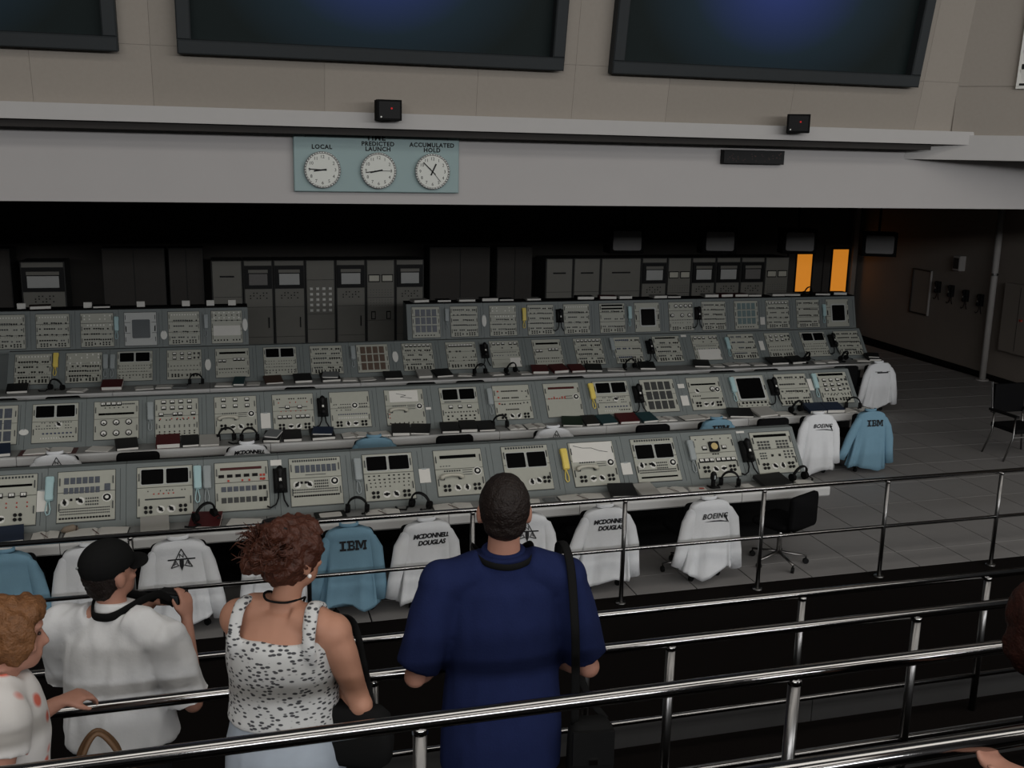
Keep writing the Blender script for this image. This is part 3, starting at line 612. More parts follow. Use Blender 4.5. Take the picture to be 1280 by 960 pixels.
# worktops
def worktop(r, x0, x1, label, cuts):
    yf, yb = YT[r]-DESKF[r], YT[r]-0.345
    t = thing('worktop', label, 'desk', ((x0+x1)/2, yf, 0), group='long worktops of the console rows')
    xs_ = [x0]+cuts+[x1]; cx = (x0+x1)/2; d = yb-yf
    for a, b in zip(xs_[:-1], xs_[1:]):
        add('desk_section', MB().box((a+b)/2-cx, d/2+0.012, DESKZ-0.0125, b-a-0.006, d-0.024, 0.025).mesh('desk_section', desk_m), t)
        e = MB(); prof = [(0.0, DESKZ-0.02), (0.006, DESKZ-0.004), (0.02, DESKZ+0.001), (0.03, DESKZ+0.001), (0.03, DESKZ-0.105), (0.012, DESKZ-0.105), (0.0, DESKZ-0.09)]
        e.xprof(prof, a-cx+0.003, b-cx-0.003)
        add('edge_strip', e.mesh('edge_strip', edge_m), t)
    for a in (x0+0.05, x1-0.10):
        add('end_bracket', MB().box(a-cx, d/2+0.04, DESKZ-0.08, 0.03, d-0.09, 0.11).mesh('end_bracket', cab_m), t)
    return t
worktop(1, -2.6, 6.02, 'pale-edged worktop of the front console row, nearest the viewers', [-1.43, 0.3, 1.95, 3.25, 5.0])
worktop(2, -3.4, 8.58, 'pale-edged worktop of the second console row', [-2.25, 0.45, 1.83, 3.2, 4.6, 6.6])
worktop(3, -3.6, 10.96, 'pale-edged worktop of the third console row', [-1.55, -0.25, 1.9, 4.0, 6.1, 8.35])

# ------------------------------------------------------------------ handsets, notes, things on the worktops
def nearest(r, x):
    us = ROWS[r]; k = min(range(len(us)), key=lambda i: abs(us[i][0]-x)); n = len(us)
    def ph(k, n): return 'the last console at the right end' if n-k == 1 else 'the ' + ORD[n-k] + ' console from the right'
    if r == 4: return ph(k, 6) + ', rear left block' if k < 6 else ph(k-6, 13) + ', rear right block'
    return ph(k, n) + ', ' + ROWN[r]
def tubepath(p, q, sag, n=8):
    p, q = Vector(p), Vector(q); return [p.lerp(q, i/n)+Vector((0, 0, 0))-Vector(sag)*math.sin(PI*i/n) for i in range(n+1)]
HSC = {'t': (teal_m, 'pale teal'), 'g': (grey_m, 'grey'), 'y': (yell_m, 'yellow')}
def handset_mesh(m):
    b = MB(); rings = []
    for y, w, z0, z1 in ((-0.115, 0.034, 0.012, 0.030), (-0.108, 0.050, 0.0, 0.042), (-0.07, 0.054, 0.0, 0.046), (-0.055, 0.051, 0.012, 0.046), (0, 0.051, 0.014, 0.048), (0.055, 0.053, 0.012, 0.048), (0.07, 0.056, 0.0, 0.046), (0.108, 0.054, 0.0, 0.042), (0.116, 0.036, 0.012, 0.030)):
        w *= 1.3
        rings.append([Vector((-w/2, y, z0)), Vector((w/2, y, z0)), Vector((w/2, y, z1-0.008)), Vector((w/2-0.010, y, z1)), Vector((-w/2+0.010, y, z1)), Vector((-w/2, y, z1-0.008))])
    return b.loft(rings).mesh('handset_body', m)
def cord_mesh(m): return MB().tube([(-0.010, -0.11, 0.016), (-0.022, -0.17, 0.012), (-0.026, -0.215, 0.010), (-0.012, -0.245, 0.010), (0.008, -0.235, 0.010), (0.014, -0.19, 0.010), (0.004, -0.14, 0.010), (0.0, -0.10, 0.012)], 0.006, 6).mesh('cord', m, True)
def blackphone():
    base = MB().bbox(0, 0, 0.03, 0.125, 0.235, 0.06, 0.02)
    hs = MB().tube([(0, 0.12, 0.075), (0, 0.10, 0.082), (0, 0.07, 0.085), (0, 0.05, 0.078), (0, 0, 0.076), (0, -0.05, 0.078), (0, -0.07, 0.085), (0, -0.10, 0.082), (0, -0.12, 0.075)], [0.018, 0.032, 0.036, 0.024, 0.02, 0.024, 0.036, 0.032, 0.018], 10)
    cd = MB().tube([(-0.02, -0.11, 0.03), (-0.025, -0.18, 0.03), (-0.05, -0.24, 0.03), (-0.10, -0.27, 0.035), (-0.13, -0.25, 0.03)], 0.008, 6).tube([(0.02, -0.11, 0.03), (0.028, -0.2, 0.03), (0.06, -0.27, 0.03)], 0.008, 6)
    return base.mesh('phone_base', black_m), hs.mesh('handset', black_m, True), cd.mesh('cord', black_m, True), MB().box(0.0, -0.02, 0.098, 0.022, 0.03, 0.002).mesh('label_plate', white_m), MB().cyl((0, 0.075, 0.12), (0, 0.075, 0.124), 0.012, n=10).mesh('grille', grey_m)
BP = blackphone()
def put_phone(label, loc, rot, group):
    t = thing('telephone', label, 'phone', loc, rot, group)
    for nm, me in zip(('phone_base', 'handset', 'cord'), BP[:3]): add(nm, me, t)
    add('label_plate', BP[3], t)
    return t
HS = [(1, -1.566, 0.33, 't'), (1, -0.303, 0.28, 't'), (1, -0.218, 0.29, 'g'), (1, 0.439, 0.45, 'k'), (1, 1.174, 0.32, 'g'), (1, 3.268, 0.37, 'y'), (1, 4.676, 0.35, 'g'), (1, 5.309, 0.45, 'k'), (2, -0.883, 0.32, 'g'), (2, 1.099, 0.42, 'k'), (2, 3.209, 0.33, 'g'), (2, 4.588, 0.3, 'y'), (2, 5.226, 0.45, 'k'), (2, 6.63, 0.29, 't'), (2, 7.234, 0.42, 'k'), (2, 7.9, 0.28, 't'), (3, -2.354, 0.24, 'y'), (3, -1.689, 0.34, 'g'), (3, -1.592, 0.35, 'g'), (3, 1.873, 0.3, 'g'), (3, 3.956, 0.39, 'k'), (3, 6.133, 0.27, 'g'), (3, 6.79, 0.44, 'k'), (3, 8.222, 0.38, 't'), (3, 10.25, 0.41, 'k'), (4, -1.66, 0.33, 't'), (4, -0.3, 0.32, 'g'), (4, 3.68, 0.28, 'g'), (4, 5.066, 0.31, 'y'), (4, 5.721, 0.39, 'k'), (4, 7.06, 0.33, 't'), (4, 8.407, 0.41, 'k'), (4, 11.05, 0.4, 't')]
for r, x, v, c in HS:
    y, z = on_slope(r, v, 0.004)
    if c == 'k':
        put_phone('black telephone beside ' + nearest(r, x), (x, y, z), (TILT[r], 0, 0), 'black telephones on the consoles')
    else:
        m, cn = HSC[c]
        t = thing('telephone_handset', cn + ' handset hung beside ' + nearest(r, x), 'handset', (x, y, z), (TILT[r], 0, random.uniform(-0.04, 0.04)), 'coloured handsets on the consoles')
        add('handset_body', cached(('hs', c), lambda: handset_mesh(m)), t); add('cord', cached(('cord', c), lambda: cord_mesh(m)), t)
        add('cradle', cached('cradle', lambda: MB().box(0, -0.08, 0.004, 0.07, 0.03, 0.012).mesh('cradle', grey_m)), t)
# built-in horizontal handsets
for r, x in ((1, 2.17), (1, 3.577), (2, 0.078), (2, 2.111)):
    y, z = on_slope(r, 0.60, 0.014)
    t = thing('telephone_handset', 'cream handset lying on ' + nearest(r, x), 'handset', (x-0.09, y, z), (TILT[r], 0, 0), 'cream handsets lying on console panels')
    def lay():
        b = MB(); b.tube([(-0.115, -0.02, 0.02), (-0.10, -0.01, 0.03), (-0.07, 0.005, 0.036), (0, 0.010, 0.038), (0.07, 0.005, 0.036), (0.10, -0.01, 0.03), (0.115, -0.02, 0.02)], [0.014, 0.024, 0.018, 0.015, 0.018, 0.024, 0.014], 10)
        return b.mesh('handset_body', pale_m, True)
    add('handset_body', cached('lay', lay), t)
    add('cradle', cached('laycr', lambda: MB().box(-0.085, -0.005, 0.006, 0.03, 0.05, 0.012).box(0.085, -0.005, 0.006, 0.03, 0.05, 0.012).mesh('cradle', seam_m)), t)
NT = [(1, -1.625, 0.55, 0.088, 0.197), (1, 0.411, 0.06, 0.102, 0.058), (1, 1.82, 0.53, 0.109, 0.146), (1, 3.921, 0.66, 0.109, 0.131), (1, 5.302, -0.03, 0.095, 0.022), (2, -2.231, 0.71, 0.10, 0.074), (2, 0.42, 0.7, 0.112, 0.20), (2, 2.402, 0.57, 0.065, 0.032), (2, 5.874, 0.24, 0.093, 0.063), (2, 5.88, 0.69, 0.103, 0.147), (2, 7.825, 0.37, 0.07, 0.179), (3, -0.27, 0.54, 0.085, 0.19), (3, 2.522, 0.47, 0.09, 0.19), (3, 7.451, 0.01, 0.095, 0.038), (3, 8.862, 0.49, 0.083, 0.179), (4, -0.954, 0.7, 0.10, 0.143), (4, 0.31, 0.44, 0.08, 0.208), (4, 4.34, 0.49, 0.081, 0.208), (4, 9.734, 0.72, 0.095, 0.143)]
for r, x, v, w_, h_ in NT:
    y, z = on_slope(r, v, 0.006)
    rnd = (r, round(x, 2)) in ((3, -0.27), (3, 2.52), (4, -0.95), (4, 4.34), (2, -2.23), (4, 0.31))
    nm = 'oval_tag' if rnd else 'paper_note'
    t = thing(nm, ('white oval tag' if rnd else ('white notice sheet' if h_ > 0.1 else 'small white paper label')) + ' beside ' + nearest(r, x), 'tag' if rnd else 'paper', (x, y, z), (TILT[r], 0, 0.0), 'white papers and tags on the consoles')
    if rnd:
        add('plate', MB().prism([(w_/2*math.cos(a)*min(1, 1.0), h_/2*math.sin(a)) for a in [2*PI*i/18 for i in range(18)]], 0, 0.008).mesh('plate', white_m), t)
        add('clip', MB().box(0, h_*0.44, 0.009, 0.02, 0.012, 0.006).mesh('clip', grey_m), t)
    else:
        add('sheet', MB().box(0, 0, 0, w_, h_, 0.004).mesh('sheet', paper_m), t)
        tx = MB()
        for k in range(max(1, int(h_/0.03))): tx.box(0, h_/2-0.02-k*0.028, 0.0024, w_*0.7, 0.004, 0.0006)
        if h_ > 0.1: add('tape', MB().box(0, h_/2, 0.003, w_*0.4, 0.014, 0.001).mesh('tape', grey_m), t)

def m_headset():
    b = MB(); pts = [(0.085*math.cos(a), 0.0, 0.02+0.105*math.sin(a)) for a in [PI*i/12 for i in range(13)]]
    band = MB().tube(pts, [(0.018, 0.009)]*13, 8, hint=(0, 1, 0)).mesh('headband', black_m, True)
    cup = MB().cyl((-0.02, 0, 0), (0.02, 0, 0), 0.042, 0.036, n=14).mesh('ear_cup', matte_k)
    boom = MB().tube([(0.085, 0, 0.0), (0.10, -0.05, -0.005), (0.09, -0.10, -0.008), (0.06, -0.125, -0.008)], 0.005, 6).ell((0.055, -0.127, -0.006), (0.014, 0.012, 0.010), 8, 6).mesh('microphone_boom', black_m, True)
    cab = MB().tube([(-0.085, 0, -0.01), (-0.12, -0.04, -0.02), (-0.10, -0.10, -0.024), (-0.17, -0.12, -0.024), (-0.22, -0.06, -0.024)], 0.009, 6).mesh('cable', black_m, True)
    return band, cup, boom, cab
HD = m_headset()
def put_headset(label, loc, rz, sc=1.0, lean=0.9):
    t = thing('headset', label, 'headset', loc, (0, 0, rz), 'black headsets on the worktops'); t.scale = (sc, sc, sc)
    h = add('headband', HD[0], t, (0, 0, 0.042), (lean, 0, 0))
    add('ear_cup', HD[1], t, (-0.085, 0, 0.042)); add('ear_cup', HD[1], t, (0.085, 0, 0.042)); add('microphone_boom', HD[2], t, (0, 0, 0.042)); add('cable', HD[3], t, (0, 0, 0.03))
    return t
def bindermesh(w, d, th, c, name='cover'):
    e = 0.004
    cov = MB().box(0, 0, e/2, w, d, e).box(0, 0, th-e/2, w, d, e).box(-w/2+e/2, 0, th/2, e, d, th-2*e).mesh(name, COVER[c])
    pg = MB().box(0.004, 0.0, th/2, w-0.018, d-0.004, th-2*e).mesh('pages', paper_m)
    return cov, pg
CN = {'K': 'black', 'N': 'navy', 'M': 'maroon', 'G': 'dark green', 'T': 'dark teal', 'B': 'brown', 'P': 'pale', 'S': 'grey', 'R': 'red and white'}
def put_binder(c, w, d, th, loc, rz, label, group, rx=0.0):
    t = thing('binder', label, 'book', loc, (rx, 0, rz), group)
    cv, pg = cached(('binder', c, round(w, 2), round(d, 2), round(th, 3)), lambda: bindermesh(w, d, th, c))
    add('cover', cv, t); add('pages', pg, t)
    return t
def put_open(w, d, loc, rz, label, c, group):
    t = thing('open_book', label, 'book', loc, (0, 0, rz), group)
    add('cover', MB().box(0, 0, 0.002, w, d, 0.004).mesh('cover', COVER['M' if c == 'RED' else 'K']), t)
    mg = 0.05 if c == 'RED' else 0.008
    for s in (-1, 1):
        pr = [(s*0.002, 0.004), (s*0.002, 0.012), (s*0.03, 0.024), (s*(w/4), 0.021), (s*(w/2-mg), 0.012), (s*(w/2-mg), 0.004)]
        b = MB().loft([[Vector((x, -d/2+0.006, z)) for x, z in pr], [Vector((x, d/2-0.006, z)) for x, z in pr]])
        add('page_block', b.mesh('page_block', paper_m), t)
    rb = MB().box(s*0.02-0.03, -0.01, 0.027, 0.008, d*0.7, 0.002, 0, Matrix.Rotation(0.5, 4, 'Z'))
    add('ribbon', rb.mesh('ribbon', COVER['M'] if c != 'P2' else seam_m), t)
IT = [(1, -1.86, -0.5, 'binder', 'N', 0.25), (1, -1.569, -0.5, 'openbook', 'P', 0.23), (1, -1.154, -0.5, 'openbook', 'P', 0.53), (1, -1.38, -0.42, 'pouch', 'B', 0.12), (1, -0.67, -0.5, 'binder', 'P', 0.24), (1, -0.236, -0.5, 'binder', 'M', 0.27), (1, -0.242, -0.5, 'headset', 'K2', 0.18), (1, 0.096, -0.5, 'paper', 'P', 0.28), (1, 0.87, -0.5, 'clipboard', 'K', 0.28), (1, 1.126, -0.44, 'headset', 'K', 0.15), (1, 1.352, -0.55, 'openbook', 'P', 0.34), (1, 1.728, -0.44, 'headset', 'K', 0.19), (1, 2.03, -0.52, 'openbook', 'P', 0.39), (1, 2.80, -0.52, 'paper', 'P', 0.18), (1, 3.0, -0.53, 'paper', 'S', 0.12), (1, 3.333, -0.52, 'openbook', 'P', 0.47), (1, 3.76, -0.5, 'binder', 'K', 0.26), (1, 4.02, -0.5, 'binder', 'P', 0.21), (1, 4.313, -0.5, 'openbook', 'P', 0.32), (1, 4.595, -0.52, 'paper', 'R', 0.18), (1, 4.78, -0.46, 'microphone', 'K', 0.07), (1, 4.98, -0.44, 'headset', 'K', 0.20), (1, 5.137, -0.56, 'paper', 'P', 0.14), (1, 5.44, -0.5, 'binder', 'K', 0.34), (1, 5.80, -0.42, 'headset', 'K', 0.27), (1, 5.80, -0.57, 'paper', 'P', 0.22),
 (2, -2.444, -0.5, 'binder', 'N', 0.23), (2, -1.944, -0.5, 'openbook', 'RED', 0.59), (2, -1.42, -0.5, 'paper', 'P', 0.25), (2, -1.128, -0.5, 'binder', 'K', 0.24), (2, -0.681, -0.5, 'binder', 'M', 0.26), (2, -0.442, -0.5, 'binder', 'K', 0.19), (2, -0.229, -0.5, 'binder', 'P', 0.22), (2, -0.04, -0.42, 'headset', 'K', 0.16), (2, 0.221, -0.48, 'headset', 'K', 0.18), (2, 0.482, -0.5, 'binder', 'K', 0.2), (2, 0.704, -0.5, 'binder', 'K', 0.22), (2, 1.055, -0.5, 'binder', 'K', 0.28), (2, 1.445, -0.5, 'openbook', 'P', 0.32), (2, 1.745, -0.5, 'paper', 'P', 0.24), (2, 1.997, -0.5, 'binder', 'K', 0.22), (2, 2.239, -0.5, 'binder', 'K', 0.24), (2, 2.601, -0.5, 'binder', 'K', 0.22), (2, 2.831, -0.5, 'binder', 'K', 0.21), (2, 3.055, -0.5, 'binder', 'K', 0.21), (2, 3.258, -0.45, 'headset', 'K', 0.23), (2, 3.444, -0.55, 'openbook', 'P', 0.22), (2, 3.703, -0.52, 'openbook', 'P', 0.27), (2, 4.191, -0.5, 'binder', 'G', 0.26), (2, 4.431, -0.5, 'binder', 'K', 0.19), (2, 4.653, -0.5, 'binder', 'T', 0.22), (2, 4.937, -0.5, 'binder', 'M', 0.27), (2, 5.209, -0.5, 'binder', 'T', 0.22), (2, 5.473, -0.5, 'openbook', 'P', 0.28), (2, 6.01, -0.5, 'openbook', 'P', 0.62), (2, 6.55, -0.5, 'binder', 'K', 0.32), (2, 6.906, -0.5, 'binder', 'P', 0.30), (2, 7.18, -0.53, 'paper', 'P', 0.2), (2, 7.421, -0.45, 'headset', 'K', 0.25), (2, 7.673, -0.5, 'binder', 'N', 0.25), (2, 7.945, -0.5, 'binder', 'N', 0.26), (2, 8.175, -0.52, 'paper', 'P', 0.18), (2, 8.33, -0.42, 'headset', 'K', 0.22), (2, 8.43, -0.54, 'paper', 'P', 0.2),
 (3, -2.808, -0.5, 'binder', 'K', 0.27), (3, -2.309, -0.5, 'headset', 'K', 0.17), (3, -2.027, -0.6, 'paper', 'P', 0.23), (3, -1.574, -0.52, 'binder', 'M', 0.28), (3, -1.143, -0.6, 'paper', 'P', 0.25), (3, -0.882, -0.56, 'paper', 'P', 0.22), (3, -0.651, -0.58, 'paper', 'S', 0.22), (3, -0.44, -0.46, 'headset', 'K', 0.2), (3, -0.053, -0.6, 'paper', 'P', 0.25), (3, 0.164, -0.55, 'binder', 'T', 0.16), (3, 0.365, -0.58, 'paper', 'P', 0.18), (3, 0.648, -0.52, 'binder', 'B', 0.26), (3, 1.073, -0.52, 'binder', 'K', 0.26), (3, 1.476, -0.52, 'binder', 'K', 0.28), (3, 1.766, -0.55, 'paper', 'P', 0.22), (3, 2.031, -0.55, 'paper', 'P', 0.22), (3, 2.423, -0.52, 'binder', 'K', 0.28), (3, 2.906, -0.5, 'binder', 'P', 0.22), (3, 3.197, -0.5, 'binder', 'K', 0.27), (3, 3.55, -0.52, 'paper', 'P', 0.22), (3, 3.803, -0.46, 'headset', 'K', 0.21), (3, 4.045, -0.55, 'paper', 'P', 0.2), (3, 4.304, -0.46, 'headset', 'K', 0.2), (3, 4.505, -0.55, 'paper', 'P', 0.18), (3, 4.757, -0.52, 'binder', 'M', 0.26), (3, 5.068, -0.52, 'binder', 'M', 0.26), (3, 5.373, -0.52, 'binder', 'M', 0.24), (3, 5.664, -0.52, 'binder', 'K', 0.26), (3, 6.035, -0.55, 'paper', 'P', 0.28), (3, 6.312, -0.46, 'headset', 'K', 0.2), (3, 6.583, -0.52, 'binder', 'K', 0.26), (3, 7.571, -0.5, 'binder', 'K', 0.26), (3, 7.843, -0.54, 'paper', 'P', 0.2), (3, 8.215, -0.5, 'openbook', 'P', 0.42), (3, 8.591, -0.54, 'paper', 'P', 0.24), (3, 8.968, -0.5, 'binder', 'K', 0.32), (3, 9.315, -0.5, 'binder', 'K', 0.28), (3, 9.56, -0.44, 'headset', 'K', 0.2), (3, 9.73, -0.58, 'paper', 'P', 0.2), (3, 9.98, -0.54, 'paper', 'P', 0.22), (3, 10.285, -0.46, 'headset', 'K', 0.24), (3, 10.59, -0.54, 'paper', 'P', 0.24), (3, 10.83, -0.5, 'binder', 'K', 0.22)]
RG = {1: 'papers on the front worktop', 2: 'papers on the second worktop', 3: 'papers on the third worktop'}
for r, x, dy, k, c, w in IT:
    base = YT[r]; d = 0.24 if r < 3 else 0.25
    dy = max(dy, -DESKF[r]+d/2+0.012); dy = min(dy, -0.345-d/2) if k in ('binder', 'openbook', 'clipboard') else dy
    rz = random.uniform(-0.30, 0.16) if k in ('binder', 'paper') else random.uniform(-0.10, 0.06); pl = 'below ' + nearest(r, x); z = DESKZ+0.0015
    if k == 'binder':
        th = {'K': 0.035, 'M': 0.045, 'N': 0.04}.get(c, 0.03)*random.uniform(0.8, 1.3)
        put_binder(c, w, d, th, (x, base+dy, z+math.sin(0.24)*d/2), rz, CN[c]+' binder '+pl, RG[r], 0.24)
        if c == 'K' and int(x*100) % 3 == 0:
            c2 = random.choice('KNSP'); put_binder(c2, w*0.85, d-0.07, 0.024, (x+0.01, base+dy-0.005, z+math.sin(0.24)*d/2+th*1.04+0.002), rz-0.3, CN[c2]+' binder stacked on another '+pl, RG[r], 0.24)
    elif k == 'openbook':
        put_open(w, d-0.02, (x, base+dy, z), rz*0.5, ('open red-edged binder' if c == 'RED' else 'open white log book')+' '+pl, c, RG[r])
    elif k == 'paper':
        n = random.randint(1, 3)
        t = thing('paper_stack', CN[c]+' paper stack '+pl, 'paper', (x, base+dy, z), (0, 0, rz), RG[r])
        for q in range(n+1):
            add('sheet', cached(('sheet', round(w, 2), c, q), lambda: MB().box(0, 0, 0.002, w-0.01*q, min(0.2, d-0.03-0.01*q), 0.004).mesh('sheet', {'S': COVER['S'], 'R': paper_m}.get(c, paper_m))), t, (random.uniform(-0.01, 0.01), random.uniform(-0.005, 0.005), q*0.0045), (0, 0, random.uniform(-0.06, 0.06)))
        if c == 'R': add('red_slip', MB().box(0.03, 0.02, 0.02, 0.05, 0.03, 0.004).mesh('red_slip', red_m), t)
    elif k == 'headset':
        put_headset('black headset '+pl, (x, base+dy, z+(0.06 if c == 'K2' else 0.0)), random.uniform(-0.6, 0.8), 1.05, 0.35)
    elif k == 'clipboard':
        t = thing('clipboard', 'black clipboard with white sheet '+pl, 'clipboard', (x, base+dy, z), (0, 0, rz), RG[r])
        add('board', MB().box(0, 0, 0.01, w, d-0.03, 0.02).mesh('board', black_m), t); add('sheet', MB().prism(rrect(w*0.72, d*0.5, 0.02), 0.0205, 0.023).mesh('sheet', paper_m), t)
    elif k == 'pouch':
        t = thing('pouch', 'small tan pouch '+pl, 'pouch', (x, base+dy, z), (0, 0, 0.3), RG[r])
        add('body', MB().tube([(-0.07, 0, 0.025), (-0.04, 0, 0.032), (0.03, 0.01, 0.036), (0.07, 0, 0.024)], [0.012, 0.03, 0.034, 0.012], 10).mesh('body', mat('tan_paper', (0.25, 0.2, 0.15), 0.8), True), t); add('tie', MB().cyl((0.05, 0.005, 0.028), (0.06, 0.003, 0.026), 0.03, n=10).mesh('tie', COVER['B']), t)
    elif k == 'microphone':
        t = thing('hand_microphone', 'upright black microphone '+pl, 'microphone', (x, base+dy, z), (0, 0, 0), RG[r])
        add('body', MB().cyl((0, 0, 0), (0, 0, 0.015), 0.04, n=14).tube([(0, 0, 0.01), (0, 0, 0.08), (0, 0, 0.10), (0, 0, 0.15), (0, 0, 0.17)], [0.022, 0.022, 0.034, 0.032, 0.018], 12).mesh('body', black_m), t); add('talk_key', MB().box(0.0, -0.03, 0.12, 0.015, 0.01, 0.04).mesh('talk_key', grey_m), t)
BK = [(3.242, 'P'), (3.66, 'K'), (4.067, 'P'), (4.476, 'K'), (4.776, 'K'), (5.28, 'P'), (6.258, 'K'), (6.70, 'M'), (7.032, 'P'), (7.703, 'P'), (7.985, 'K'), (8.743, 'P'), (9.045, 'M'), (9.357, 'M'), (9.639, 'P'), (10.135, 'P'), (10.448, 'P'), (10.80, 'H'), (11.1, 'K'), (11.483, 'K'), (-3.057, 'P'), (-2.789, 'B'), (-2.092, 'P'), (-1.888, 'K'), (-1.297, 'P'), (-0.605, 'P'), (-0.222, 'P'), (0.119, 'P')]
for i, (x, c) in enumerate(BK):
    loc = (x, YT[4]+0.17, 1.6135); pl = 'atop '+nearest(4, x)
    if c == 'H': put_headset('black headset '+pl, (x, YT[4]+0.14, 1.6135), 0.2, 1.0, 0.3)
    elif i >= 20 and c == 'P':
        t = thing('name_card', 'small white card '+pl, 'card', loc, (0, 0, 0), 'cards on top of the rear row')
        add('front_face', MB().box(0, -0.025, 0.04, 0.12, 0.004, 0.085, 0, None).mesh('front_face', paper_m), t, rot=(0, 0, 0)); add('back_face', MB().box(0, 0.025, 0.04, 0.12, 0.004, 0.085).mesh('back_face', paper_m), t); add('fold', MB().box(0, 0, 0.0825, 0.12, 0.05, 0.004).mesh('fold', paper_m), t)
    else:
        put_binder(c, random.uniform(0.24, 0.32), 0.22, random.uniform(0.03, 0.055), loc, random.uniform(-0.2, 0.2), CN[c]+' binder '+pl, 'binders on top of the rear row')

# ------------------------------------------------------------------ chairs and the shirts hung on them
seat_m = mat('black_upholstery', (0.006, 0.006, 0.0065), 0.85, spec=0.08)
chrome_m = mat('chair_chrome', (0.35, 0.34, 0.33), 0.3, 1.0)
def m_chair():
    seat = MB().loft([[Vector((x*s, 0.27+y*s2, z)) for x, y in rrect(0.46, 0.44, 0.06)] for s, s2, z in ((0.9, 0.9, 0.42), (1, 1, 0.44), (1, 1, 0.475), (0.93, 0.93, 0.495))]).mesh('seat', seat_m, True)
    bk = MB()
    bk.loft([[Vector((x*s, y0+0.02*(abs(x)/0.22)**2*(1 if y0 > 0 else 1), 0.63+z*s)) for x, z in rrect(0.45, 0.36, 0.05)] for s, y0 in ((0.94, -0.03), (1, -0.018), (1, 0.02), (0.94, 0.032))])
    back = bk.mesh('backrest', seat_m, True)
    sp = MB().tube([(0, 0.03, 0.50), (0, 0.045, 0.44), (0, 0.12, 0.40), (0, 0.27, 0.40)], [(0.03, 0.008)]*4, 8, hint=(1, 0, 0)).mesh('back_support', black_m)
    post = MB().cyl((0, 0.27, 0.10), (0, 0.27, 0.42), 0.025, n=12).mesh('post', chrome_m, True)
    leg = MB().tube([(0, 0, 0.13), (0.15, 0, 0.105), (0.29, 0, 0.085)], [(0.014, 0.022), (0.012, 0.018), (0.01, 0.014)], 8, hint=(0, 0, 1)).mesh('base_leg', chrome_m, True)
    cas = MB().cyl((0, -0.014, 0.03), (0, 0.014, 0.03), 0.03, n=14).cyl((0, 0, 0.03), (0, 0, 0.09), 0.008, n=8).mesh('caster', black_m)
    return seat, back, sp, post, leg, cas
CH = m_chair()
def chair(label, loc, rz):
    t = thing('office_chair', label, 'chair', loc, (0, 0, rz), 'black swivel chairs at the consoles')
    add('seat', CH[0], t); add('backrest', CH[1], t); add('back_support', CH[2], t); add('post', CH[3], t)
    for k in range(5):
        a = 2*PI*k/5+0.5
        lg = add('base_leg', CH[4], t, (0, 0.27, 0), (0, 0, a)); add('caster', CH[5], lg, (0.285, 0, 0), (0, 0, 0.8*k))
    return t
shirt_w = mat('white_cotton', (0.76, 0.77, 0.78), 0.9, var=0.05, scale=12, bump=0.15, spec=0.1)
shirt_b = mat('light_blue_cotton', (0.185, 0.325, 0.42), 0.9, var=0.06, scale=12, bump=0.15, spec=0.1)
ink_m = mat('black_embroidery', (0.012, 0.012, 0.014), 0.8)
def slab_ibm():
    b = MB()
    def bx(x0, x1, y0, y1): b.box((x0+x1)/2, (y0+y1)/2, 0, x1-x0, y1-y0, 0.003)
    h = 0.085; s = 0.017
    # I
    bx(-0.115, -0.060, 0, s); bx(-0.115, -0.060, h-s, h); bx(-0.098, -0.077, s, h-s)
    # B
    bx(-0.052, 0.004, 0, s); bx(-0.052, 0.004, h-s, h); bx(-0.040, -0.022, s, h-s); bx(-0.022, 0.004, h/2-0.007, h/2+0.007); bx(0.0, 0.016, 0.008, h/2-0.004); bx(0.0, 0.013, h/2+0.004, h-0.008)
    # M
    bx(0.020, 0.052, 0, s); bx(0.088, 0.120, 0, s); bx(0.026, 0.042, s, h); bx(0.098, 0.114, s, h); bx(0.018, 0.044, h-s, h); bx(0.096, 0.122, h-s, h)
    b.prism([(0.036, h), (0.054, h), (0.075, 0.03), (0.066, 0.008)], -0.0015, 0.0015); b.prism([(0.104, h), (0.086, h), (0.065, 0.03), (0.074, 0.008)], -0.0015, 0.0015)
    for i in range(len(b.v)): b.v[i] = (b.v[i][0], b.v[i][1]-h/2, b.v[i][2])
    return b.mesh('lettering', ink_m)
def naa():
    b = MB()
    def st(p, q, w=0.008):
        p, q = Vector((*p, 0)), Vector((*q, 0)); n = (q-p).normalized().cross(Vector((0, 0, 1)))*w/2
        N = 6
        for i in range(N):
            u, v_ = p.lerp(q, i/N), p.lerp(q, (i+1)/N)
            b.add([u-n, v_-n, v_+n, u+n], [(0, 1, 2, 3)])
    st((-0.085, -0.07), (0.0, 0.085)); st((0.085, -0.07), (0, 0.085)); st((-0.085, -0.07), (-0.02, -0.05)); st((0.085, -0.07), (0.02, -0.05)); st((-0.11, 0.0), (0.11, 0.0), 0.012)
    b.add([(-0.018, 0.0, 0), (0.018, 0.0, 0), (0.016, -0.055, 0), (0, -0.10, 0), (-0.016, -0.055, 0)], [(0, 4, 3, 2, 1)])
    for dx in (-0.045, 0.045):
        st((dx-0.018, -0.052), (dx, -0.012), 0.006); st((dx+0.018, -0.052), (dx, -0.012), 0.006); st((dx-0.01, -0.036), (dx+0.01, -0.036), 0.005)
    st((-0.014, 0.012), (-0.014, 0.045), 0.006); st((0.014, 0.012), (0.014, 0.045), 0.006); st((-0.014, 0.042), (0.014, 0.015), 0.006)
    return b.mesh('emblem', ink_m)
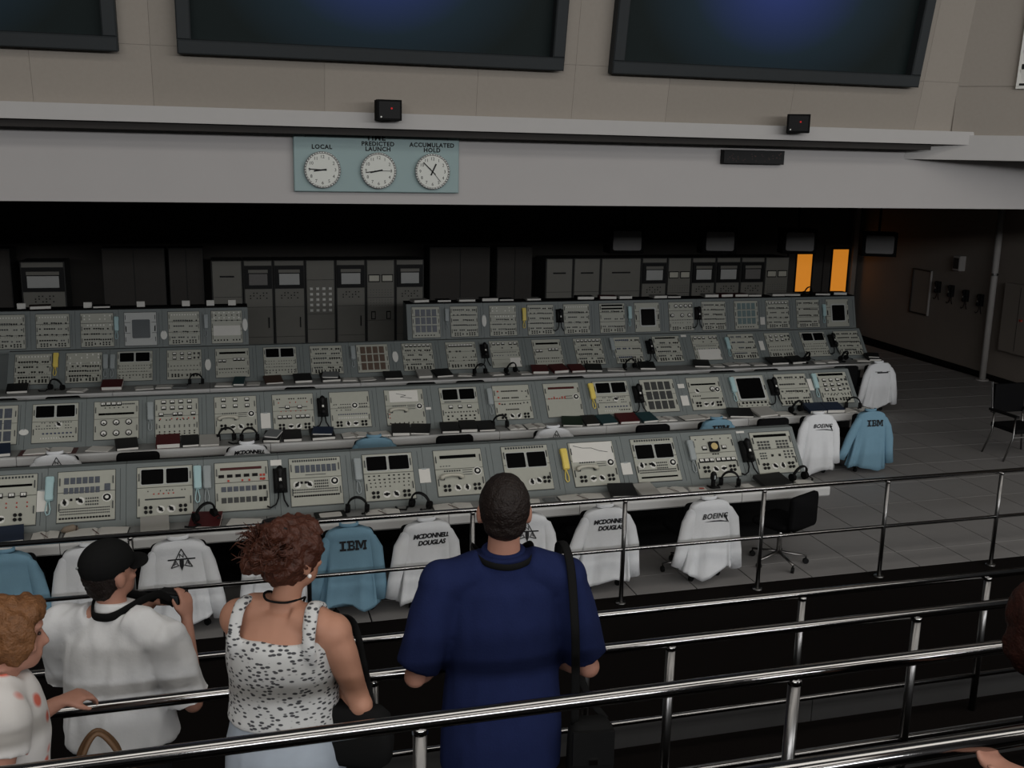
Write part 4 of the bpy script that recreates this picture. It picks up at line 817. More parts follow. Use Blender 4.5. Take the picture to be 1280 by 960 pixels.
def boeing_swoosh():
    b = MB(); pts = [(-0.12, -0.048), (-0.02, -0.04), (0.06, -0.042), (0.11, -0.052), (0.16, -0.075), (0.10, -0.06), (0.02, -0.052)]
    b.add([(x, y, 0) for x, y in pts], [tuple(range(len(pts)))])
    b.add([(0.105, 0.03, 0), (0.16, -0.075, 0), (0.13, -0.055, 0), (0.10, 0.0, 0)], [(0, 1, 2, 3)])
    return b.mesh('emblem', ink_m)
LOGO = {'ibm': [(slab_ibm, 'lettering', 0.0)], 'naa': [(naa, 'emblem', 0.0)],
        'mcd': [(lambda: text_mesh('MCDONNELL', 0.056, ink_m, shear=0.25, bold=0.0028, space=0.95), 'lettering', 0.03), (lambda: text_mesh('DOUGLAS', 0.056, ink_m, shear=0.25, bold=0.0028, space=0.95), 'lettering', -0.03)],
        'boe': [(lambda: text_mesh('BOEING', 0.070, ink_m, shear=0.3, bold=0.002, space=1.12), 'lettering', 0.0), (boeing_swoosh, 'emblem', 0.0)],
        'bar': [(lambda: MB().box(0, 0.012, 0, 0.30, 0.008, 0.002).box(0, -0.006, 0, 0.22, 0.022, 0.002).mesh('emblem', ink_m), 'emblem', 0.0)]}
def shirt(label, x, y, m, logo, seed, wide=1.0, tw=0.0, flare=0.0, ln=0.78, top=0.865, s0=0.155):
    rnd = random.Random(seed)
    t = thing('shirt', label, 'shirt', (x, y, top), (0, 0, tw), 'staff shirts hung over the chair backs')
    E_ = 0.62; yc = -0.03; ph = [rnd.uniform(0, 6.28) for _ in range(6)]
    def W(s): return wide*(0.16+0.055*min(1, s/0.05)**0.5 if s < 0.05 else 0.215+0.055*(s-0.05)+0.05*max(0, s-0.4))
    def Dp(s): return 0.055+0.03*min(1, s/0.2)+0.02*s
    def rip(a, s): return (0.020*math.sin(7*a+ph[0])+0.016*math.sin(12*a+ph[1]+3*s))*max(0, min(1, (s-0.25)/0.3))
    def droop(u, s): return 0.03*abs(u)**2.5*max(0, 1-s/0.25)
    def front(xx, s):
        w = W(s); u = min(0.98, abs(xx)/w); return yc-Dp(s)*(1-u**(2/E_))**(E_/2)
    b = MB(); rings = []; N = 44
    ss = [0.0, 0.012, 0.03, 0.06, 0.10, 0.15, 0.2, 0.27, 0.34, 0.42, 0.5, 0.58, 0.66, 0.72, ln]
    for s in ss:
        w, d = W(s), Dp(s); ring = []
        for i in range(N):
            a = 2*PI*i/N; ca, sa = math.cos(a), math.sin(a)
            ux = math.copysign(abs(ca)**E_, ca); uy = math.copysign(abs(sa)**E_, sa)
            rr = rip(a, s)
            zz = -s-droop(ux, s)
            if s > 0.6: zz += (0.035*math.cos(3*ux+ph[2])-0.05*abs(ux)**3*-1+0.012*math.sin(5*a+ph[3]))*(s-0.6)/(ln-0.6)
            xx = w*ux*(1+0.25*flare*max(0, s-0.2)*(1 if ux < 0 else 0))
            ring.append(Vector((xx+rr*0.5, yc+d*uy*(1 if uy < 0 else 0.55)+rr, zz)))
        rings.append(ring)
    b.loft(rings)
    add('shirt_body', b.mesh('shirt_body', m, True), t)
    for sgn in (-1, 1):
        sl = MB(); k = rnd.uniform(-0.03, 0.04); out = (0.035+0.13*flare if sgn < 0 else 0.05)+k; en = -0.70-k+(0.04 if sgn < 0 else 0)
        pts = [(sgn*0.155*wide, yc-0.005, -0.075), (sgn*0.195*wide, yc-0.018, -0.125), (sgn*(0.225*wide+out*0.15), yc-0.035, -0.22), (sgn*(0.235*wide+out*0.45), yc-0.045, -0.38), (sgn*(0.24*wide+out*0.75), yc-0.045, -0.54), (sgn*(0.245*wide+out), yc-0.04, en)]
        rad = [(0.025, 0.025), (0.052, 0.042), (0.066, 0.046), (0.064, 0.044), (0.062, 0.042), (0.060, 0.038)]
        sl.tube(pts, rad, 14, hint=(1, 0, 0))
        for i in range(len(sl.v)):
            v = Vector(sl.v[i]); q = noise.noise(v*9+Vector((seed, 0, 0)))*0.018; sl.v[i] = (v.x+q, v.y-abs(q)*0.6, v.z+q*0.3)
        add('sleeve', sl.mesh('sleeve', m, True), t)
    c = MB(); pts = []
    for i in range(13):
        a = PI*(-0.15+1.3*i/12)+PI; pts.append((0.080*math.cos(a)*wide, yc+0.02+0.045*math.sin(a), 0.006))
    c.tube(pts, [(0.018, 0.009)]*13, 8, hint=(0, 0, 1))
    add('collar', c.mesh('collar', m, True), t)
    for fn, nm, dz in LOGO.get(logo, []):
        me = fn() if not hasattr(fn, '_m') else fn()
        for v in me.vertices:
            px, pz, pz2 = v.co.x*1.0, v.co.y+dz, v.co.z
            v.co = Vector((px+0.02, front(px+0.02, s0-pz)-0.007-max(0, pz2), -(s0-pz)-droop((px+0.02)/W(s0), s0-pz)))
        me.update(); add(nm, me, t)
    return t
R1C = [(-1.79, 'b', None, 'light blue shirt on the chair at the left edge of the front row'), (-1.14, 'w', None, 'white shirt on the front-row chair left of the emblem shirt, behind the capped man'), (-0.453, 'w', 'naa', 'white shirt with black triangle emblem on the front-row chair beside the capped man'), (0.36, 'w', None, 'white shirt on the front-row chair mostly hidden behind the woman'), (0.975, 'b', 'ibm', 'light blue shirt lettered IBM on the front-row chair right of the woman'), (1.664, 'w', 'mcd', 'white lettered shirt on the front-row chair left of the blue-shirted man'), (2.565, 'w', 'naa', 'white triangle-emblem shirt on the front-row chair just right of the blue-shirted man'), (3.369, 'w', 'mcd', 'white lettered shirt on the front-row chair third from the right'), (4.44, 'w', 'boe', 'white BOEING shirt on the front-row chair next to the bare black chair'), (5.53, None, None, 'bare black swivel chair at the right end of the front row')]
R2C = [(-1.81, 'w', 'naa', 'white triangle-emblem shirt on a second-row chair at far left'), (-0.98, None, None, 'bare black chair of the second row, leftmost'), (0.18, 'w', 'mcd', 'white lettered shirt top on a second-row chair left of centre'), (1.61, 'b', None, 'light blue shirt top on a second-row chair near the centre'), (2.58, None, None, 'bare black chair of the second row near the centre'), (3.79, 'w', 'naa', 'white triangle-emblem shirt top on a second-row chair right of centre'), (5.13, None, None, 'bare black chair of the second row, left of the blue IBM shirt top'), (5.98, 'b', 'ibm', 'light blue IBM shirt top peeking over the front consoles'), (6.82, None, None, 'bare black chair of the second row, right of the blue IBM shirt top'), (7.45, 'w', 'boe', 'white BOEING shirt at the right end of the second row'), (8.24, 'b', 'ibm', 'light blue IBM shirt on the last chair of the second row by the aisle')]
R3C = [(-2.92, None, None, 'first'), (-2.14, None, None, 'second'), (0.99, None, None, 'third'), (2.74, None, None, 'fourth'), (3.48, None, None, 'fifth'), (5.06, None, None, 'sixth'), (6.81, None, None, 'seventh'), (7.62, None, None, 'eighth'), (8.40, None, None, 'ninth'), (9.88, None, None, 'tenth'), (10.46, 'w', 'bar', 'white shirt on the last chair of the third row by the aisle')]
sd = 3
for R, Y in ((R1C, 8.60), (R2C, 11.50), (R3C, 14.50)):
    for x, kind, logo, lab in R:
        sd += 1; last = (R is R1C and kind is None)
        if len(lab.split()) == 1: lab = 'bare black chair of the third row, ' + lab + ' from the left'
        tw = {5.53: 0.45, 4.44: 0.06, 3.369: 0.02, 8.24: -0.05}.get(x, random.uniform(-0.08, 0.08))
        if kind is None: chair(lab, (x, Y-(0.1 if x == 6.81 else 0), 0), tw)
        else:
            chair('black chair under the '+lab.replace(' on the ', ', ').replace(' on a ', ', ') if False else 'black swivel chair beneath the ' + ' '.join(lab.split()[:9]).rstrip(','), (x, Y, 0), tw)
            shirt(lab, x, Y-0.015, shirt_w if kind == 'w' else shirt_b, logo, sd, wide=random.uniform(0.96, 1.06), tw=tw, flare={3.369: 1.0, 4.44: 0.6, 8.24: 1.4, 10.46: 0.5}.get(x, 0.2), ln=random.uniform(0.74, 0.80), s0=0.115 if R is R2C and x < 7 else 0.155)
# metal chair by the right edge
t = thing('metal_armchair', 'dark metal-framed armchair on the tiles at the far right edge', 'chair', (10.50, 11.5, 0), (0, 0, 0.0))
for nm, pts in (('leg', [(0, 0, 0), (0.14, 0.02, 0.32), (0.16, 0.04, 0.62)]), ('leg', [(0.06, 0.5, 0), (0.16, 0.46, 0.32), (0.16, 0.46, 0.62)]), ('leg', [(0.75, 0, 0), (0.68, 0.02, 0.32), (0.66, 0.04, 0.62)]), ('leg', [(0.75, 0.5, 0), (0.68, 0.46, 0.32), (0.66, 0.46, 0.62)])):
    add(nm, MB().tube(pts, 0.013, 8).mesh(nm, post_m, True), t)
add('arm_rest', MB().box(0.14, 0.25, 0.64, 0.05, 0.55, 0.035).mesh('arm_rest', black_m), t); add('arm_rest', MB().box(0.68, 0.25, 0.64, 0.05, 0.55, 0.035).mesh('arm_rest', black_m), t)
add('seat', MB().box(0.41, 0.25, 0.42, 0.50, 0.50, 0.06).mesh('seat', seat_m), t); add('backrest', MB().box(0.41, 0.50, 0.80, 0.52, 0.05, 0.42).mesh('backrest', seat_m), t)
add('stretcher', MB().tube([(0.14, 0.03, 0.33), (0.68, 0.03, 0.33)], 0.010, 8).mesh('stretcher', post_m), t)
add('back_post', MB().tube([(0.15, 0.49, 0.6), (0.13, 0.53, 1.04)], 0.015, 8).mesh('back_post', post_m), t); add('back_post', MB().tube([(0.67, 0.49, 0.6), (0.69, 0.53, 1.04)], 0.015, 8).mesh('back_post', post_m), t)

# ------------------------------------------------------------------ back of the room
def rack(x0, x1, y, h, kind, label):
    w = x1-x0; t = thing('equipment_rack', label, 'rack', ((x0+x1)/2, y, 0), group='tall equipment racks along the back wall')
    add('cabinet', MB().box(0, 0.35, h/2, w-0.012, 0.7, h).mesh('cabinet', rackd_m), t)
    face = lambda z0, z1, m=rack_m: add('front_panel', MB().box(0, -0.006, (z0+z1)/2, w-0.06, 0.014, z1-z0-0.008).mesh('front_panel', m), t)
    if kind in ('rec', 'recdark'):
        face(0.1, 0.62); face(0.62, 1.2); face(1.2, h-0.54); face(h-0.10, h-0.01)
        fr = add('recorder', MB().box(0, -0.015, h-0.32, w-0.06, 0.03, 0.42).mesh('recorder', black_m), t)
        add('chart_window', MB().box(0, -0.032, h-0.36, w-0.22, 0.006, 0.21).mesh('chart_window', mat('chart_pale', (0.42, 0.42, 0.40), 0.6) if kind == 'rec' else mat('chart_dim', (0.16, 0.15, 0.14), 0.6)), fr)
        add('header_plate', MB().box(0, -0.032, h-0.205, w-0.20, 0.006, 0.06).mesh('header_plate', rack_m), fr)
        b = MB()
        for i in range(6):
            for j in range(3):
                if (i+j) % 3: b.box(-0.15+0.06*i, -0.016, h-0.62-0.05*j, 0.022, 0.008, 0.022)
        add('switch_bank', b.mesh('switch_bank', black_m), t, kind='stuff')
        add('handle', MB().box(w*0.32, -0.025, 0.9, 0.02, 0.03, 0.2).mesh('handle', black_m), t)
    elif kind == 'lamps':
        face(0.1, 0.75); face(0.75, 1.05); face(1.05, h-0.38); face(h-0.38, h-0.01)
        for j in range(5):
            for i in range(4): add('lamp_cap', cached('lampcap', lambda: MB().bbox(0, 0, 0.015, 0.06, 0.05, 0.03, 0.012).mesh('lamp_cap', white_m)), t, (-0.18+0.12*i, -0.012, 1.12+0.105*j), RX90)
    elif kind == 'meters':
        face(0.1, 0.9); face(0.9, 1.35); face(1.35, h-0.30); face(h-0.30, h-0.01)
        for s in (-1, 1):
            add('meter', MB().box(s*0.13, -0.02, h-0.36, 0.19, 0.016, 0.11).mesh('meter', pale_m), t); add('meter_bezel', MB().box(s*0.13, -0.016, h-0.36, 0.22, 0.016, 0.15).mesh('meter_bezel', black_m), t); add('gauge', MB().box(s*0.15, -0.018, 1.0, 0.09, 0.016, 0.16).mesh('gauge', black_m), t); add('gauge_face', MB().box(s*0.15, -0.024, 1.0, 0.055, 0.016, 0.12).mesh('gauge_face', rack_m), t)
        b = MB()
        for i in range(8):
            for j in range(7): b.box(-0.20+0.057*i, -0.016, 1.2+0.05*j, 0.014, 0.006, 0.012)
        add('switch_bank', b.mesh('switch_bank', dark_w), t, kind='stuff')
    else:
        face(0.1, 0.8); face(0.8, 1.4); face(1.4, h-0.01)
        add('name_plate', MB().box(0, -0.018, h-0.30, w*0.45, 0.012, 0.03).mesh('name_plate', black_m), t)
        add('handle', MB().box(w*0.32, -0.025, 1.1, 0.02, 0.03, 0.2).mesh('handle', black_m), t)
    return t
HR = 2.09
for (x0, x1, k, lab) in ((-0.225, 0.354, 'plain', 'plain rack behind the gap, first from the left'), (0.354, 0.913, 'recdark', 'rack with a dim chart recorder behind the gap between rear consoles'), (0.913, 1.511, 'rec', 'rack with a pale chart recorder next to the rack of white lamps'), (1.511, 2.089, 'lamps', 'rack with a grid of twenty white lamp caps'), (2.089, 2.675, 'rec', 'rack with a pale chart recorder right of the white lamps'), (2.675, 3.255, 'meters', 'rack with two meters and switch rows'), (3.255, 3.83, 'rec', 'rack with a pale chart recorder beside the right rear consoles')):
    rack(x0, x1, 20.0, HR, k, lab)
rk = ['plain', 'plain', 'plain', 'rec', 'meters', 'recdark', 'rec', 'rec', 'recdark', 'meters']
xx = 6.35
bounds = [6.35, 6.95, 7.55, 8.46, 9.05, 9.61, 10.18, 10.77, 11.35, 11.95]
for i in range(9):
    rack(bounds[i], bounds[i+1], 20.0, HR, rk[i] if i < 3 else ['rec', 'meters', 'rec', 'rec', 'recdark', 'meters'][i-3], 'dim rack against the back wall above the right rear consoles, ' + ORD[i+1] + ' from the left')
rack(-3.5, -2.75, 20.0, HR, 'rec', 'rack with a pale chart recorder at the far left of the back wall')
def cabinet(x0, x1, h, label):
    t = thing('tall_cabinet', label, 'cabinet', ((x0+x1)/2, 20.3, 0), group='tall cabinets along the back wall'); w = x1-x0
    add('body', MB().box(0, 0.3, h/2, w, 0.6, h).mesh('body', rackd_m), t)
    for s in (-1, 1):
        dr = add('door', MB().box(s*w/4, -0.01, h/2, w/2-0.02, 0.02, h-0.06).mesh('door', back_m), t)
        add('handle', MB().box(s*0.04, -0.03, h/2, 0.02, 0.03, 0.16).mesh('handle', black_m), dr)
cabinet(-2.15, -1.05, 2.3, 'dim two-door cabinet behind the left rear consoles')
cabinet(-0.98, -0.36, 2.3, 'dim narrow cabinet left of the equipment racks')
cabinet(4.0, 5.25, 2.3, 'dim wide cabinet right of the chart recorder racks')
cabinet(5.4, 6.15, 2.3, 'dim narrow cabinet between the two groups of racks')
cabinet(-5.6, -3.7, 2.3, 'dim wide cabinet at the far left of the back wall')
# doors with lit orange panes
for i, (x0, x1, z0, z1) in enumerate(((13.04, 13.44, 1.13, 2.01), (13.99, 14.41, 1.10, 2.12))):
    cx = (x0+x1)/2
    d = struct('door_%d' % (i+1), MB().box(cx, BACK-0.03, 1.12, 0.86, 0.05, 2.24).mesh('door', back_m))
    add('lit_pane', MB().box(cx, BACK-0.058, (z0+z1)/2, x1-x0, 0.012, z1-z0).mesh('lit_pane', orange_m), d)
    add('pane_frame', MB().box(x0-0.02, BACK-0.06, (z0+z1)/2, 0.04, 0.02, z1-z0+0.08).box(x1+0.02, BACK-0.06, (z0+z1)/2, 0.04, 0.02, z1-z0+0.08).box(cx, BACK-0.06, z0-0.02, x1-x0, 0.02, 0.04).box(cx, BACK-0.06, z1+0.02, x1-x0, 0.02, 0.04).mesh('pane_frame', matte_k), d)
    add('door_handle', MB().box(cx-0.36, BACK-0.08, 1.0, 0.03, 0.05, 0.14).mesh('door_handle', post_m), d)
# monitors hung from the ceiling
tvg = mat('hung_screen', (0.16, 0.155, 0.15), 0.5)
for i, (x, z, rz) in enumerate(((7.54, 2.56, 0.1), (9.52, 2.545, 0.2), (11.31, 2.535, 0.3), (13.19, 2.47, 0.45))):
    t = thing('hanging_monitor', 'dark monitor hung from the ceiling at the back, ' + ['leftmost of four', 'second from the left of four', 'above the left orange pane', 'right of the orange panes'][i], 'monitor', (x, 18.6, z), (0, 0, -rz), 'monitors hung from the ceiling')
    add('housing', MB().bbox(0, 0, 0.0, 0.70, 0.50, 0.46, 0.03).mesh('housing', matte_k), t, (0, 0.2, 0), RX90)
    add('screen', MB().prism(rrect(0.56, 0.37, 0.04), 0, 0.012).mesh('screen', tvg), t, (0, -0.032, 0), RX90)
    add('ceiling_pole', MB().cyl((0, 0.2, 0.25), (0, 0.2, 3.57-z), 0.025, n=10).mesh('ceiling_pole', matte_k), t)
# right wall fittings
def wx(y): return 14.75-(BACK-y)*0.75/13.56
for i, (y, z) in enumerate(((18.35, 1.60), (17.90, 1.57), (17.42, 1.53), (16.96, 1.50))):
    put_phone('black wall telephone on the right wall, ' + ORD[i+1] + ' from the left of four', (wx(y)-0.005, y, z), (PI/2, 0, -PI/2-0.055), 'black telephones on the right wall')
t = thing('notice_board', 'pale-framed notice board on the right wall left of the telephones', 'board', (wx(18.95)-0.01, 18.95, 1.42), (PI/2, 0, -PI/2-0.055))
add('panel', MB().box(0, 0, 0.01, 0.62, 0.92, 0.02).mesh('panel', wallr_m), t)
for nm, a in (('frame_bar', (0.32, 0, 0.03, 0.96)), ('frame_bar', (-0.32, 0, 0.03, 0.96)), ('frame_bar', (0, 0.47, 0.64, 0.03)), ('frame_bar', (0, -0.47, 0.64, 0.03))):
    add(nm, MB().box(a[0], a[1], 0.02, a[2], a[3], 0.04).mesh(nm, pipe_m if a[0] > 0.3 else rackd_m), t)
t = thing('floor_pipe', 'pale vertical pipe standing on the tiles beside the right wall', 'pipe', (14.25, 16.42, 0))
add('tube', MB().cyl((0, 0, 0), (0, 0, 3.57), 0.062, n=18).mesh('tube', pipe_m, True), t); add('foot', MB().cyl((0, 0, 0), (0, 0, 0.02), 0.12, n=18).mesh('foot', pipe_m), t)
add('clamp', MB().cyl((0, 0, 2.05), (0, 0, 2.10), 0.075, n=18).mesh('clamp', post_m), t)
t = thing('wall_cabinet', 'grey electrical cabinet on the right wall beyond the pipe', 'cabinet', (wx(15.7), 15.7, 1.3), (PI/2, 0, -PI/2-0.055))
add('box', MB().bbox(0, 0, 0.08, 0.9, 1.3, 0.16, 0.01).mesh('box', wallr_m), t); add('latch', MB().box(0.1, 0.0, 0.17, 0.06, 0.04, 0.03).mesh('latch', red_m), t); add('seam', MB().box(0, 0.0, 0.162, 0.006, 1.2, 0.004).mesh('seam', matte_k), t)
t = thing('wall_speaker', 'small pale box high on the right wall above the telephones', 'box', (wx(17.7), 17.7, 2.16), (PI/2, 0, -PI/2-0.055))
add('housing', MB().bbox(0, 0, 0.07, 0.22, 0.3, 0.14, 0.01).mesh('housing', pipe_m), t); add('grille', MB().box(0, 0, 0.142, 0.17, 0.22, 0.006).mesh('grille', rackd_m), t)

# ------------------------------------------------------------------ people
skin_m = mat('skin', (0.38, 0.19, 0.135), 0.55, var=0.08, scale=20, spec=0.3)
skin2_m = mat('skin_tanned', (0.38, 0.19, 0.125), 0.55, var=0.08, scale=20, spec=0.3)
hair_dk = mat('dark_brown_hair', (0.011, 0.0065, 0.005), 0.55, var=0.5, scale=90, bump=0.6, bscale=140, spec=0.25)
hair_au = mat('auburn_hair', (0.055, 0.017, 0.009), 0.5, var=0.6, scale=50, bump=0.6, bscale=120, spec=0.3)
hair_gi = mat('ginger_hair', (0.15, 0.065, 0.025), 0.55, var=0.5, scale=50, bump=0.6, bscale=120, spec=0.3)
hair_rd = mat('dark_reddish_hair', (0.030, 0.009, 0.006), 0.6, var=0.5, scale=60, bump=0.5, bscale=120, spec=0.2)
bluesh = mat('dark_blue_cotton', (0.011, 0.017, 0.060), 0.9, var=0.12, scale=25, bump=0.15, spec=0.1)
whitesh = mat('white_shirt_cotton', (0.62, 0.62, 0.62), 0.9, var=0.04, scale=10, bump=0.15, spec=0.1)
trous_m = mat('black_trousers', (0.010, 0.010, 0.011), 0.9, spec=0.1)
jean_m = mat('pale_blue_skirt', (0.33, 0.37, 0.42), 0.9, var=0.06, scale=30, spec=0.1)
grey_sl = mat('grey_sleeve', (0.12, 0.12, 0.13), 0.9, var=0.1)
eye_m = mat('eye_dark', (0.03, 0.02, 0.015), 0.3)
def spotted(name, c0, c1, sx, sz, thr, rot=0.25):
    m = bpy.data.materials.new(name); m.use_nodes = True; nt = m.node_tree; b = nt.nodes['Principled BSDF']; b.inputs['Roughness'].default_value = 0.9
    tc = nt.nodes.new('ShaderNodeTexCoord'); mp = nt.nodes.new('ShaderNodeMapping'); mp.inputs['Scale'].default_value = (sx, sx, sz); mp.inputs['Rotation'].default_value = (0, rot, 0)
    vo = nt.nodes.new('ShaderNodeTexVoronoi'); vo.inputs['Scale'].default_value = 1.0; vo.inputs['Randomness'].default_value = 0.75
    nt.links.new(tc.outputs['Object'], mp.inputs['Vector']); nt.links.new(mp.outputs['Vector'], vo.inputs['Vector'])
    cr = nt.nodes.new('ShaderNodeValToRGB'); cr.color_ramp.elements[0].position = thr-0.05; cr.color_ramp.elements[0].color = (*c1, 1); cr.color_ramp.elements[1].position = thr+0.06; cr.color_ramp.elements[1].color = (*c0, 1)
    nt.links.new(vo.outputs['Distance'], cr.inputs['Fac']); nt.links.new(cr.outputs['Color'], b.inputs['Base Color'])
    return m
top_pat = spotted('white_top_black_dashes', (0.50, 0.50, 0.49), (0.05, 0.05, 0.055), 42, 85, 0.36)
top_red = spotted('white_top_red_flowers', (0.55, 0.53, 0.51), (0.55, 0.12, 0.08), 11, 11, 0.26)

def remesh(name, mb, voxel, m, parent, smooth=6, wr=0.0, wf=(8, 8, 8), loc=None, fac=0.5):
    me = bpy.data.meshes.new(name); me.from_pydata(mb.v, [], mb.f); me.update()
    import bmesh
    bm = bmesh.new(); bm.from_mesh(me); bmesh.ops.recalc_face_normals(bm, faces=bm.faces); bm.to_mesh(me); bm.free()
    o = bpy.data.objects.new(name, me); COL.objects.link(o)
    r = o.modifiers.new('r', 'REMESH'); r.mode = 'VOXEL'; r.voxel_size = voxel; r.use_smooth_shade = True
    s = o.modifiers.new('s', 'SMOOTH'); s.factor = fac; s.iterations = smooth
    dg = bpy.context.evaluated_depsgraph_get(); dg.update()
    m2 = bpy.data.meshes.new_from_object(o.evaluated_get(dg)); o.modifiers.clear(); o.data = m2; m2.name = name
    m2.materials.clear(); m2.materials.append(m)
    if wr:
        n = len(m2.vertices); co = [0.0]*(3*n); no = [0.0]*(3*n); m2.vertices.foreach_get('co', co); m2.vertices.foreach_get('normal', no)
        for i in range(n):
            p = Vector((co[3*i]*wf[0], co[3*i+1]*wf[1], co[3*i+2]*wf[2])); q = noise.noise(p)*wr+noise.noise(p*2.3)*wr*0.4
            for k in range(3): co[3*i+k] += no[3*i+k]*q
        m2.vertices.foreach_set('co', co); m2.update()
    m2.polygons.foreach_set('use_smooth', [True]*len(m2.polygons))
    o.parent = parent
    return o

class Person:
    """local frame: x right, y forward, z up, origin at the feet"""
    def __init__(s, name, label, loc, yaw_, H, sw=0.40, build=1.0):
        s.t = thing('person', label, 'person', loc, (0, 0, -yaw_)); s.H = H; s.sw = sw; s.b = build
    def head(s, c, yaw_=0.0, pitch_=0.0, sc=1.0):
        s.hm = Matrix.Translation(Vector(c)) @ Matrix.Rotation(-yaw_, 4, 'Z') @ Matrix.Rotation(pitch_, 4, 'X') @ Matrix.Scale(sc, 4)
        s.hc = Vector(c)
    def build(s, arms, skin, voxel=0.0075, female=False, lean=0.0):
        H = s.H; b = MB(); hw = s.sw/2; k = s.b
        # torso
        fl = 0.9 if female else 1.0
        tz = [(0.47, 0.15*k, 0.11*k), (0.52, 0.165*k, 0.115*k), (0.58, 0.145*k*fl, 0.10*k), (0.64, 0.14*k*fl, 0.10*k), (0.72, 0.165*k*fl, 0.115*k), (0.78, 0.18*k*fl, 0.11*k), (0.815, 0.14*k, 0.085), (0.835, 0.075, 0.065)]
        b.tube([(0, lean*(z-0.47), z*H) for z, _, _ in tz], [(a, c) for _, a, c in tz], 20, hint=(1, 0, 0))
        b.tube([(0, lean*0.35, 0.82*H), tuple(s.hc+Vector((0, -0.015, -0.06)))], [0.062 if not female else 0.052, 0.055 if not female else 0.047], 14)
        # head
        hd = MB(); hd.ell((0, -0.008, 0.015), (0.076, 0.095, 0.105), 18, 12); hd.ell((0, 0.025, -0.055), (0.058, 0.062, 0.060), 14, 10); hd.ell((0, 0.05, -0.085), (0.035, 0.036, 0.028), 10, 8)
        hd.tube([(0, 0.078, 0.015), (0, 0.092, -0.015), (0, 0.101, -0.034), (0, 0.086, -0.045)], [0.009, 0.012, 0.015, 0.011], 8)
        hd.ell((0, 0.080, 0.028), (0.05, 0.018, 0.010), 10, 6); hd.ell((0, 0.080, -0.066), (0.024, 0.014, 0.006), 8, 6); hd.ell((0, 0.078, -0.076), (0.022, 0.014, 0.007), 8, 6)
        for e in (-1, 1):
            hd.ell((e*0.080, -0.008, -0.012), (0.011, 0.022, 0.034), 8, 8); hd.ell((e*0.045, 0.058, -0.03), (0.022, 0.02, 0.018), 8, 6)
        b.add([s.hm @ Vector(v) for v in hd.v], hd.f)
        # legs
        for e in (-1, 1):
            b.tube([(e*0.085, 0, 0.50*H), (e*0.095, 0.005, 0.42*H), (e*0.10, 0.01, 0.285*H), (e*0.10, -0.01, 0.20*H), (e*0.10, -0.01, 0.05*H)], [0.092*k, 0.085*k, 0.058, 0.056, 0.040], 14)
            b.tube([(e*0.10, -0.05, 0.035), (e*0.105, 0.05, 0.035), (e*0.11, 0.17, 0.025)], [(0.034, 0.035), (0.038, 0.035), (0.025, 0.02)], 10, hint=(1, 0, 0))
        # arms: (shoulder, elbow, wrist, hand direction, palm normal)
        for sh, el, wr, hdv, pn, side in arms:
            sh, el, wr = Vector(sh), Vector(el), Vector(wr)
            b.tube([sh, sh.lerp(el, 0.35), sh.lerp(el, 0.75), el, el.lerp(wr, 0.3), el.lerp(wr, 0.7), wr], [0.054*k, 0.050*k, 0.042, 0.040, 0.041, 0.032, 0.026], 12)
            b.ell(sh+Vector((0, 0, -0.005)), (0.060*k, 0.058*k, 0.062*k), 14, 10); b.ell(el, (0.042, 0.042, 0.042), 12, 8); b.ell(wr, (0.026, 0.026, 0.026), 10, 8)
            b.tube([(sh.x*0.25, sh.y, sh.z+0.035), (sh.x*0.65, sh.y, sh.z+0.025), tuple(sh)], [0.060, 0.058*k, 0.052*k], 12)
            s.hand(b, wr, Vector(hdv).normalized(), Vector(pn).normalized(), side)
        s.body = remesh('body', b, voxel, skin, s.t, 8)
        for e in (-1, 1):
            ev = MB(); ev.ell((e*0.030, 0.081, 0.006), (0.010, 0.006, 0.0055), 10, 8)
            q = MB(); q.add([s.hm @ Vector(v) for v in ev.v], ev.f); add('eye', q.mesh('eye', eye_m, True), s.t)
    def hand(s, b, w, d, n, side, curl=0.9):
        x = d.cross(n).normalized()*side        # towards the thumb
        b.tube([w, w+d*0.03, w+d*0.085], [(0.022, 0.026), (0.016, 0.037), (0.013, 0.040)], 10, hint=n)
        for i, ln in enumerate((0.072, 0.080, 0.075, 0.058)):
            p = w+d*0.082+x*(0.030-0.020*i); c = curl*(0.85+0.1*i)
            d1 = (d*math.cos(c*0.5)+n*math.sin(c*0.5)); d2 = (d*math.cos(c*1.3)+n*math.sin(c*1.3)); d3 = (d*math.cos(c*2.0)+n*math.sin(c*2.0))
            p1 = p+d1*ln*0.45; p2 = p1+d2*ln*0.32; p3 = p2+d3*ln*0.25
            b.tube([p-d*0.012, p, p1, p2, p3], [0.0085, 0.0095, 0.0092, 0.0085, 0.0065], 8)
        p = w+d*0.03+x*0.026; p1 = p+(d*0.6+x*0.65+n*0.25).normalized()*0.038; p2 = p1+(d*0.85+x*0.15+n*0.45).normalized()*0.034; p3 = p2+(d*0.9+n*0.5).normalized()*0.014
        b.tube([p-x*0.01, p, p1, p2, p3], [0.013, 0.0135, 0.011, 0.010, 0.007], 8)
    def part(s, name, b, m, voxel=0.011, smooth=5, wr=0.0, wf=(8, 8, 8), local_head=False):
        if local_head:
            q = MB(); q.add([s.hm @ Vector(v) for v in b.v], b.f); b = q
        return remesh(name, b, voxel, m, s.t, smooth, wr, wf)
